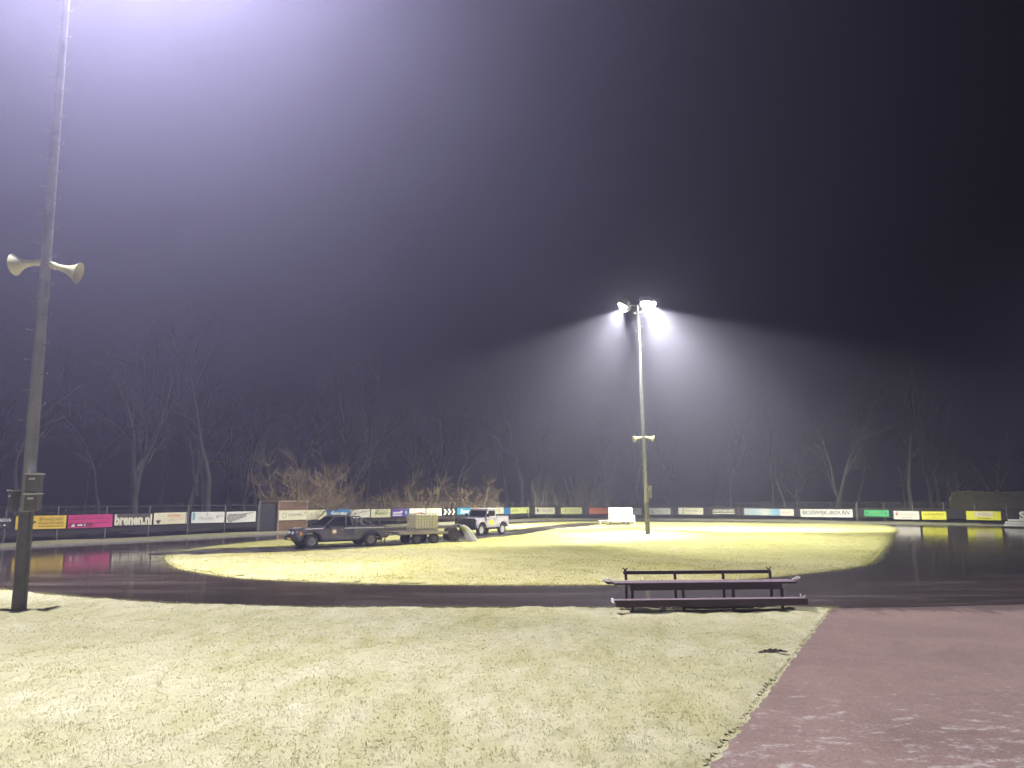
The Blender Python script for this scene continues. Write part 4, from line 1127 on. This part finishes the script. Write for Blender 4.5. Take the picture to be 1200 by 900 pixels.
def offroader(loc, rz):
    root = empty('off_road_pickup', loc, rz, 'pale lilac boxy off-roader with white roof and black front guard', 'off-roader')
    rw = .37; fx, rx = 1.1, -1.1; hw = .80
    low = [(1.62, .55), (1.62, 1.02), (1.5, 1.06), (.62, 1.10), (-1.75, 1.12), (-1.78, .52), (rx-.55, .50)] + arc(rx, .40, .46, math.pi*.93, math.pi*.07) + [(fx-.5, .48)] + arc(fx, .40, .46, math.pi*.93, math.pi*.07)
    shell('body', M['silver_paint'], root, low, hw, lambda z: 1.0 if z < 1.0 else .97, .02)
    MB().box(-1.7, 1.5, -.45, .45, .36, .52).build('chassis', M['black'], root)
    cab = shell('cab', M['silver_paint'], root, [(.60, 1.09), (.40, 1.62), (-.40, 1.62), (-.46, 1.11)], hw*.95, lambda z: 1-.10*max(0, z-1.1), .02)
    MB().box(-.50, .46, -.76, .76, 1.622, 1.70).build('roof', M['roof_white'], root, False, .03)
    for s in (-1, 1):
        y = s*(hw*.95+.003)
        mb = MB().prism([(.46, 1.17), (.32, 1.55), (-.30, 1.55), (-.33, 1.17)], y*.965, y*.985); mb.build('side_window', M['car_glass'], cab)
        d_ = MB().box(-.36, .60, s*.801, s*.807, .60, 1.10).build('door', M['silver_paint'], root)
        MB().box(-.28, -.16, s*.808, s*.83, .98, 1.01).build('handle', M['black'], d_)
        MB().box(-.10, .36, s*.8085, s*.813, .68, .95).build('door_sticker', INK['lemon'] if 'lemon' in INK else INK['yellow'], root)
        MB().box(.52, .62, s*.80, s*.98, 1.16, 1.36).build('wing_mirror', M['black'], root, False, .02)
        MB().lathe([(.001, 1.665), (.09, 1.66), (.10, 1.62)], 'x', (0, s*.52, .88), 14).build('headlight', M['head_glass'], root, True)
        MB().box(-1.80, -1.781, s*.62, s*.74, .7, .95).build('tail_light', M['red_lens'], root)
        MB().box(-1.74, -.5, s*.72, s*.78, 1.121, 1.2).build('bed_rail', M['silver_paint'], root)
        for cx in (fx, rx):
            wheel(root, cx, s*.69, rw, .2, s, 'roof_white', 6)
            mb = MB(); A = arc(cx, .40, .46, math.pi*.94, math.pi*.06, 10); B = arc(cx, .40, .54, math.pi*.94, math.pi*.06, 10)
            for (a, b) in zip(A, B): mb.v += [(a[0], s*.78, a[1]), (a[0], s*.86, a[1]), (b[0], s*.86, b[1]), (b[0], s*.78, b[1])]
            for k in range(len(A)-1):
                for j in range(4): mb.f.append((k*4+j, k*4+(j+1) % 4, k*4+4+(j+1) % 4, k*4+4+j))
            mb.build('arch_flare', M['silver_paint'], root, True)
    quad_panel('windscreen', M['car_glass'], cab, [(.585, -.66, 1.17), (.585, .66, 1.17), (.435, .62, 1.56), (.435, -.62, 1.56)], -.03)
    MB().box(1.625, 1.66, -.40, .40, .66, .98).build('grille', M['grey_paint_low'], root)
    g = MB().box(1.74, 1.86, -.84, .84, .50, .70)
    g.build('front_bumper', M['black'], root, False, .02)
    gd = MB()
    for z in (.80, .92, 1.04): gd.box(1.80, 1.85, -.78, .78, z-.045, z+.045)
    gd.box(1.79, 1.84, -.80, -.70, .6, 1.10).box(1.79, 1.84, .70, .80, .6, 1.10).box(1.79, 1.84, -.05, .05, .6, 1.10)
    gd.build('front_guard', M['black'], root)
    MB().box(1.5, 1.75, -.4, .4, .5, .6).build('winch_plate', M['black'], root)
    MB().box(-1.9, -1.781, -.7, .7, .48, .6).build('rear_bumper', M['black'], root, False, .02)
    MB().box(.10, .22, -.56, -.44, 1.70, 1.80).build('warning_beacon', M['amber'], root, False, .02)
    return root
offroader((-1.9, 50.15, .012), math.atan2(-.84, -.62))

def tank_trailer(loc, rz):
    root = empty('tank_trailer', loc, rz, 'small white box tank on a trailer parked on the infield', 'trailer')
    for x in (-.52, .53):
        t = MB().box(x-.50, x+.50, -.55, .55, .42, 1.50).build('tank_body', M['white_tank'], root, True, .06, 3)
        MB().lathe([(.001, 1.5), (.15, 1.5), (.15, 1.56), (.001, 1.58)], 'z', (x, 0, 0), 14).build('filler_cap', M['black'], t)
    MB().box(-1.25, 1.2, -.6, .6, .34, .42).build('frame', M['white_tank'], root)
    MB().box(-1.9, -1.25, -.05, .05, .34, .40).build('drawbar', M['white_tank'], root)
    MB().tube([(-1.75, 0, .34), (-1.75, 0, .02)], .03, 8).build('jockey_leg', M['frost_edge'], root)
    for s in (-1, 1):
        MB().box(1.14, 1.22, s*.56, s*.62, .0, .85).build('corner_post', M['white_tank'], root)
        MB().box(-.95, -.88, s*.5, s*.56, .0, .34).build('support_leg', M['black'], root)
        wheel(root, .45, s*.5, .27, .17, s, 'steel_dark', 5)
        MB().box(-.85, .85, s*.46, s*.52, .08, .14).build('skid', M['black'], root)
tank_trailer((9.45, 67.2, .03), R(-6))

# ------------------------------------------------------------------ stack of white barrier poles on the verge at the hedge
def pole_stack():
    r = random.Random(2)
    for i, (dx, dy, z, a, l) in enumerate([(0, 0, .09, -30, 3.6), (.2, .25, .09, -27, 3.4), (.1, .1, .29, -29, 3.5), (.3, .3, .48, -28, 3.2)]):
        lab = ['white barrier rail at the bottom of the pile, nearest the ice', 'white barrier rail at the bottom of the pile, on the hedge side', 'white barrier rail in the middle of the pile', 'white barrier rail on top of the pile'][i]
        o = MB().box(-l/2, l/2, -.1, .1, -.085, .085).build('barrier_rail', M['white_tank'], None, False, .03)
        o.location = (41.4+dx, 61.6+dy, z+.1); o.rotation_euler = (0, 0, R(a))
        tag(o, lab+' before the hedge', 'barrier rail', 'pile of white barrier rails')
pole_stack()
# ================================================================== bare trees, coppice, brushwood, hedge
def bark_mat(name, c0, c1):
    m, nt, b = new_mat(name)
    v = coords(nt, 'Object', (1, 1, .25)); a = noise(nt, 14, 7, .7, v, .4)
    r = ramp(nt, a.outputs['Fac'], [(.3, c0), (.7, c1)]); nt.links.new(r.outputs['Color'], b.inputs['Base Color'])
    b.inputs['Roughness'].default_value = .9; bump(nt, b, a.outputs['Fac'], .6, .04)
    return m
M['bark'] = bark_mat('grey_bark', (.025, .021, .018), (.075, .064, .054))
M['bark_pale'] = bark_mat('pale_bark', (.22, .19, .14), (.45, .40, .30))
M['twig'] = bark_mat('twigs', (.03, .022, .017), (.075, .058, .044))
M['twig_lit'] = bark_mat('lit_twigs', (.20, .14, .075), (.42, .32, .18))  # lighter warm copy of the twigs, lamp light put into the colour

def tube_np(V, F, pts, rad, n):
    base = len(V)
    ref = None
    for k, p in enumerate(pts):
        d = (pts[min(k+1, len(pts)-1)]-pts[max(k-1, 0)])
        d = d.normalized() if d.length > 1e-6 else Vector((0, 0, 1))
        if ref is None: ref = Vector((1, 0, 0)) if abs(d.x) < .8 else Vector((0, 1, 0))
        a = d.cross(ref).normalized(); b = d.cross(a)
        for q in range(n):
            t = 2*math.pi*q/n; V.append(p+(a*math.cos(t)+b*math.sin(t))*rad[k])
    for k in range(len(pts)-1):
        for q in range(n): F.append((base+k*n+q, base+k*n+(q+1) % n, base+(k+1)*n+(q+1) % n, base+(k+1)*n+q))

def tree_meshes(seed, H, r0, fork=None, lean=(0, 0), first=.3, spread=.8, depth=4, trunk_m='bark', twig_m='twig', drop=0.0):
    """bare tree: (trunk mesh, crown mesh of limbs and twigs)"""
    r = random.Random(seed)
    TV, TF, CV, CF = [], [], [], []
    def grow(p, d, L, rad, lev, V, F):
        n = {0: 9, 1: 6, 2: 4, 3: 3}.get(lev, 3)
        steps = {0: 12, 1: 7, 2: 5, 3: 4}.get(lev, 3)
        pts = [p.copy()]; rr = [rad]; q = p.copy(); dd = d.copy(); st = L/steps
        for k in range(steps):
            wob = .10 if lev == 0 else .24
            dd = (dd+Vector((r.gauss(0, wob), r.gauss(0, wob), r.gauss(0, wob)*.7 + (.05 if lev else .03)-drop*.1*(lev > 1)))).normalized()
            q = q+dd*st; pts.append(q.copy()); rr.append(max(.004, rad*(1-.82*(k+1)/steps)))
        tube_np(V, F, pts, rr, n)
        if lev >= depth: return
        kids = {0: 9, 1: 6, 2: 5, 3: 4}.get(lev, 3)
        for j in range(kids):
            f = (first if lev == 0 else .25)+(1-(first if lev == 0 else .25))*(j+r.uniform(.1, .9))/kids
            i = min(int(f*steps), steps-1); fr = f*steps-i
            pp = pts[i].lerp(pts[i+1], fr)
            ax = (pts[i+1]-pts[i]).normalized()
            th = r.uniform(0, 2*math.pi)
            side = ax.cross(Vector((math.cos(th), math.sin(th), .3))).normalized()
            ang = r.uniform(.45, .95)*spread
            nd = (ax*math.cos(ang)+side*math.sin(ang)).normalized()
            grow(pp, nd, L*r.uniform(.34, .58)*(1-.35*f), rr[i]*r.uniform(.42, .62), lev+1, CV, CF)
    d0 = Vector((lean[0], lean[1], 1)).normalized()
    grow(Vector((0, 0, -.3)), d0, H, r0, 0, TV, TF)
    if fork:
        for (z, ax_, ay_, f) in fork:
            p = Vector((0, 0, -.3))+d0*z
            grow(p, Vector((ax_, ay_, 1)).normalized(), (H-z)*f, r0*.62, 0, TV, TF)
    def mk(V, F, nm, m):
        me = bpy.data.meshes.new(nm); me.from_pydata([tuple(v) for v in V], [], F); me.materials.append(M[m])
        me.polygons.foreach_set('use_smooth', [True]*len(me.polygons)); me.update(); return me
    return mk(TV, TF, 'trunk', trunk_m), mk(CV, CF, 'crown', twig_m)

def plant(name, meshes, loc, rz, s, label, cat, group):
    root = empty(name, loc, rz, label, cat, group); root.scale = (s, s, s)
    link_mesh('trunk' if name != 'coppice_shrub' and name != 'brushwood_shrub' else 'stems', meshes[0], root)
    link_mesh('crown' if name != 'coppice_shrub' and name != 'brushwood_shrub' else 'twigs', meshes[1], root)
    return root

def fence_back(s, d):
    p, a = fpt(s); q, _ = fpt(s, -1.0); o = (q-p).normalized()
    return p+o*d

TR = {'forked': tree_meshes(11, 13, .30, [(3.2, .5, .1, .9), (4.6, -.45, .25, .8)], first=.32),
      'slim': tree_meshes(12, 12, .17, None, (.05, .02), first=.4, spread=.7),
      'leaning': tree_meshes(13, 12, .22, [(2.5, -.35, .1, .8)], (.38, .05), first=.3),
      'spreading': tree_meshes(14, 11, .26, [(2.0, .7, 0, .8), (2.4, -.6, .3, .8)], (0, 0), first=.25, spread=1.0),
      'straight': tree_meshes(15, 14, .24, None, (0, 0), first=.42, spread=.75)}
GL = {'forked': 'bare forked tree with two raised limbs', 'slim': 'slim bare tree with thin side branches', 'leaning': 'leaning bare tree with a second lower stem',
      'spreading': 'low branching bare tree with wide crown', 'straight': 'tall straight bare tree with high crown'}
def stretch(s):
    """which stretch of the fence a plant stands behind"""
    if s < S_GATE0: return 'behind the pink and yellow signs'
    if s < s_mid: return 'behind the pickup and trailer'
    if s < s_right: return 'behind the white tank trailer'
    return 'behind the green and lemon signs'
rt = random.Random(21)
TREES = []
total = FL[-1]
kinds = ['slim', 'straight', 'slim', 'forked', 'straight', 'slim', 'leaning', 'straight', 'spreading']
i = 0
for row, (d0, step) in enumerate(((6.0, 6.4), (11, 5.8), (18, 6.4))):
    s = 3+row*2
    while s < total-2:
        TREES.append((kinds[i % len(kinds)], s+rt.uniform(-1.5, 1.5), d0+rt.uniform(-1.5, 2.5), rt.uniform(0, 6.28), rt.uniform(.75, 1.1))); i += 1
        s += step
for (k, s, d_, rz, sc_) in TREES:
    p = fence_back(s, d_)
    # open ground behind the right-hand hedge: no trees against the dark sky there
    if p.x > 42 and p.y < 88: sc_ *= .55
    plant('bare_tree', TR[k], (p.x, p.y, .45), rz, sc_, GL[k]+' '+stretch(s), 'tree', k+' trees '+stretch(s))

# two pale leaning stems that catch the lamp light behind the pickup
pale = tree_meshes(31, 12, .15, [(1.3, .22, .05, .85)], (.10, .1), first=.3, spread=.9, trunk_m='bark', twig_m='twig')
p = fence_back(FL[s_of(-12.0, 63)], 2.2)
plant('bare_tree', pale, (p.x, p.y, .4), .2, .85, 'twin stemmed tree leaning over the signs behind the pickup', 'tree', None)

def stems_meshes(seed, n, H, r0, spread, wob, base_r, twigs, mt='bark_pale', mw='twig_lit'):
    r = random.Random(seed); V, F, CV, CF = [], [], [], []
    for k in range(n):
        a = r.uniform(0, 6.28); b = r.uniform(0, base_r)
        p = Vector((b*math.cos(a), b*math.sin(a), -.1)); d = Vector((math.cos(a)*spread*r.uniform(.2, 1), math.sin(a)*spread*r.uniform(.2, 1), 1)).normalized()
        L = H*r.uniform(.65, 1.1); pts = [p]; rr = [r0*r.uniform(.7, 1.2)]
        for j in range(7):
            d = (d+Vector((r.gauss(0, wob), r.gauss(0, wob), r.gauss(0, wob*.5)))).normalized(); p = p+d*L/7; pts.append(p); rr.append(rr[0]*(1-.85*(j+1)/7)+.003)
        tube_np(V, F, pts, rr, 5)
        for j in range(twigs):
            i = r.randint(2, 6); q = pts[i].copy(); dd = (Vector((r.gauss(0, 1), r.gauss(0, 1), r.uniform(.0, 1)))).normalized(); tp = [q]
            for w in range(3): dd = (dd+Vector((r.gauss(0, .25), r.gauss(0, .25), .1))).normalized(); q = q+dd*L*.09; tp.append(q)
            tube_np(CV, CF, tp, [.010, .007, .005, .003], 3)
            for w in range(2):
                d2 = (dd+Vector((r.gauss(0, .7), r.gauss(0, .7), r.gauss(0, .5)))).normalized(); b0 = tp[r.randint(1, 2)]
                tube_np(CV, CF, [b0, b0+d2*L*.08, b0+d2*L*.15], [.006, .004, .002], 3)
    def mk(V, F, nm, m):
        me = bpy.data.meshes.new(nm); me.from_pydata([tuple(v) for v in V], [], F); me.materials.append(M[m]); me.update(); return me
    return mk(V, F, 'stems', mt), mk(CV, CF, 'twigs', mw)
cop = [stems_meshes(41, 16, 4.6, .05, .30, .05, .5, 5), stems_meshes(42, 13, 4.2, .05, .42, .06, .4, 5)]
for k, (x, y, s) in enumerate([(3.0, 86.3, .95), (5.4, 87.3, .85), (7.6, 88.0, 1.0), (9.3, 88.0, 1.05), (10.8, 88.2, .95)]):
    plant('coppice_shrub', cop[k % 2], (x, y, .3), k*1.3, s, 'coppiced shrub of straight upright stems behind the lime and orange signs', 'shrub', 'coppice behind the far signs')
br = [stems_meshes(51, 26, 3.0, .025, .9, .22, 1.0, 12, 'twig_lit', 'twig_lit'), stems_meshes(52, 22, 3.4, .025, .8, .25, 1.2, 14, 'twig_lit', 'twig_lit'), stems_meshes(53, 22, 2.6, .02, 1.1, .25, 1.3, 14, 'twig', 'twig')]
rb_ = random.Random(5)
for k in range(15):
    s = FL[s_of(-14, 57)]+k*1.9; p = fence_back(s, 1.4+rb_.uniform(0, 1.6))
    plant('brushwood_shrub', br[k % 2], (p.x, p.y, .25), rb_.uniform(0, 6), rb_.choice((.5, .7, .9, 1.1, 1.5, 1.9)), 'tangled bare brushwood coloured as if lit warm behind the signs above the trailer', 'shrub', 'brushwood with warm light in its colour')
for k in range(26):
    s = (FL[s_of(-30, 33.6)]+k*1.9) if k < 12 else (FL[s_of(12, 86.3)]+(k-12)*2.6); p = fence_back(s, 1.6+rb_.uniform(0, 1.6))
    plant('brushwood_shrub', br[2], (p.x, p.y, .25), rb_.uniform(0, 6), rb_.uniform(.45, .8), 'dim low brushwood in the dark '+('along the fence with the pink sign' if k < 12 else 'along the fence past the far mast'), 'shrub', 'dim brushwood '+('by the pink sign' if k < 12 else 'past the mast'))

# clipped hedge behind the lemon signs
def leaf_mat(name, c0, c1):
    m, nt, b = new_mat(name)
    v = coords(nt); a = noise(nt, 5, 5, .7, v); f = noise(nt, 1.0, 3, .6, v)
    c = mix(nt, f.outputs['Fac'], c0, c1); c2 = mix(nt, ramp(nt, a.outputs['Fac'], [(.35, 0.), (.65, 1.)]).outputs['Color'], c, tuple(x*1.6 for x in c1))
    nt.links.new(c2, b.inputs['Base Color']); b.inputs['Roughness'].default_value = .75
    return m
M['hedge'] = leaf_mat('hedge_leaf', (.06, .055, .02), (.11, .10, .035))
def hedge():
    ax = Vector((41.6, 72.8)); bx = Vector((58, 64.0)); L = (bx-ax).length; a = math.atan2(bx.y-ax.y, bx.x-ax.x)
    root = empty('clipped_hedge', (ax.x, ax.y, .1), a, 'long clipped olive hedge with flat top behind the lemon signs', 'hedge')
    W, H = 1.4, 2.75
    core = MB().box(.15, L-.1, .12, W-.12, 0, H-.14).build('core', M['twig'], root)
    r = np.random.default_rng(9); n = 42000
    face = r.random(n)
    x = r.uniform(0, L, n); z = r.uniform(0.05, H, n); y = np.where(face < .62, r.normal(0.02, .06, n), np.where(face < .9, r.uniform(0, W, n), r.uniform(0, W, n)))
    z = np.where((face >= .62) & (face < .9), H+r.normal(0, .05, n), z); x = np.where(face >= .9, r.normal(.03, .06, n), x)
    z = z-np.clip(.5-x, 0, .5)**2*1.6*(z/H) + .05*np.sin(x*1.1)*(z/H); y = y+.05*np.sin(x*1.7+z*2)
    C = np.stack([x, y, z], -1); U = r.normal(size=(n, 3)); U /= np.linalg.norm(U, axis=1)[:, None]; W_ = np.cross(U, r.normal(size=(n, 3))); W_ /= np.linalg.norm(W_, axis=1)[:, None]
    s = r.uniform(.04, .085, n)[:, None]
    V = np.stack([C-U*s, C+W_*s*.5, C+U*s, C-W_*s*.5], 1).reshape(-1, 3)
    me = bpy.data.meshes.new('foliage'); F = np.arange(n*4)
    me.vertices.add(n*4); me.vertices.foreach_set('co', V.ravel()); me.loops.add(n*4); me.loops.foreach_set('vertex_index', F)
    me.polygons.add(n); me.polygons.foreach_set('loop_start', np.arange(n)*4); me.polygons.foreach_set('loop_total', np.full(n, 4)); me.update(); me.validate()
    me.materials.append(M['hedge']); link_mesh('foliage', me, root)
hedge()

# ------------------------------------------------------------------ grass blades on the near lawn and along the rims
def blades(name, P, hmin, hmax, wid, mats, label, seed, lean=.5):
    r = np.random.default_rng(seed); n = len(P)
    h = r.uniform(hmin, hmax, n)[:, None]; th = r.uniform(0, 2*math.pi, n); w = wid*r.uniform(.6, 1.3, n)[:, None]
    side = np.stack([np.cos(th), np.sin(th), np.zeros(n)], -1)
    dr = np.stack([r.normal(0, lean, n), r.normal(0, lean, n), np.ones(n)], -1); dr /= np.linalg.norm(dr, axis=1)[:, None]
    bend = np.stack([r.normal(0, lean, n), r.normal(0, lean, n), -.25*np.ones(n)], -1)
    A = P-side*w; B = P+side*w; mid = P+dr*h*.6; Cc = mid-side*w*.7; D = mid+side*w*.7; T = mid+(dr+bend*.8)*h*.45
    V = np.stack([A, B, D, Cc, T], 1).reshape(-1, 3); k = np.arange(n)[:, None]*5
    Q = k+np.array([[0, 1, 2, 3]]); Tt = k+np.array([[3, 2, 4]])
    loops = np.concatenate([Q.ravel(), Tt.ravel()])
    me = bpy.data.meshes.new(name)
    me.vertices.add(len(V)); me.vertices.foreach_set('co', V.ravel()); me.loops.add(len(loops)); me.loops.foreach_set('vertex_index', loops)
    me.polygons.add(2*n); me.polygons.foreach_set('loop_start', np.concatenate([np.arange(n)*4, 4*n+np.arange(n)*3])); me.polygons.foreach_set('loop_total', np.concatenate([np.full(n, 4), np.full(n, 3)]))
    me.update(); me.validate(); me.materials.append(mats)
    return tag(link_mesh(name, me), label, 'grass', kind='stuff')
def lawn_points(n, seed):
    r = np.random.default_rng(seed)
    Y = 5.2+(22-5.2)*r.random(n)**1.25; X = r.uniform(-1, 1, n)*(Y*.70+.6)
    keep = inside(LAWN, X, Y) & (X < 7.2); X, Y = X[keep], Y[keep]
    tuft = lump(X, Y, [(1.1, 1), (.4, 1), (.2, .8)], 17); keep = r.random(len(X)) < np.clip(.62+.5*tuft, .12, 1); X, Y = X[keep], Y[keep]
    return np.stack([X, Y, lawn_z(X, Y, edge_dist(LAWN, X, Y))-.004], -1)
blades('lawn_grass', lawn_points(320000, 1), .016, .044, .0048, M['lawn_blade'], 'short frosted grass of the near lawn', 2, 1.0)
def rim_points(poly, n, seed, wid, ymin, ymax, z, closed=True):
    r = np.random.default_rng(seed); pts = np.array([p[:2] for p in poly]); L = np.hypot(*(np.roll(pts, -1, 0)-pts).T); cs = np.cumsum(L)
    s = r.uniform(0, cs[-1] if closed else cs[-2], n); k = np.searchsorted(cs, s); k = np.minimum(k, len(pts)-1); f = 1-(cs[k]-s)/L[k]
    P = pts[k]+(np.roll(pts, -1, 0)[k]-pts[k])*f[:, None]+r.normal(0, wid, (n, 2))
    keep = (P[:, 1] > ymin) & (P[:, 1] < ymax); P = P[keep]
    return np.concatenate([P, np.full((len(P), 1), z)], 1)
M['rim'] = grass_mat('rim_grass', .1, .7, (.44, .45, .10), (.34, .36, .08), (.68, .66, .48), 55, .35, True)
blades('infield_rim_grass', rim_points(ISLAND, 26000, 4, .12, 20, 60, .0), .015, .05, .007, M['rim'], 'yellow green grass rim round the infield', 5)
edge_pts = [p for p in LAWN if p[1] > 16.5][:-1]
blades('lawn_rim_grass', rim_points(edge_pts, 22000, 6, .10, 16.5, 30, -.01, False), .02, .055, .006, M['rim'], 'yellow green grass rim along the near lawn', 7)
def field_points(n, seed):
    r = np.random.default_rng(seed); Y = 21+30*r.random(n)**1.3; X = r.uniform(-1, 1, n)*(Y*.70)
    keep = inside(ISLAND, X, Y) & ~inside(LANE, X, Y); X, Y = X[keep], Y[keep]
    t = lump(X, Y, [(3.0, 1), (1.0, 1)], 23); keep = r.random(len(X)) < np.clip(.5+.6*t, .05, 1); X, Y = X[keep], Y[keep]
    return np.stack([X, Y, field_z(X, Y, edge_dist(ISLAND, X, Y))-.004], -1)
blades('infield_grass', field_points(150000, 31), .03, .075, .009, M['field_blade'], 'frosted yellow green grass of the infield', 32, .9)
# ================================================================== haze: one closed box of even thin fog
def haze():
    m = bpy.data.materials.new('fog'); m.use_nodes = True
    nt = m.node_tree; nt.nodes.clear()
    out = nt.nodes.new('ShaderNodeOutputMaterial'); p = nt.nodes.new('ShaderNodeVolumePrincipled')
    p.inputs['Color'].default_value = (.72, .71, 1.0, 1)
    p.inputs['Density'].default_value = HAZE_DENSITY
    p.inputs['Anisotropy'].default_value = HAZE_ANISO
    nt.links.new(p.outputs['Volume'], out.inputs['Volume'])
    o = MB().box(-420, 420, -220, 620, -1.2, 22.5).build('haze', m)
    tag(o, 'thin lit night fog hanging over the whole rink', 'haze', kind='stuff')
haze()
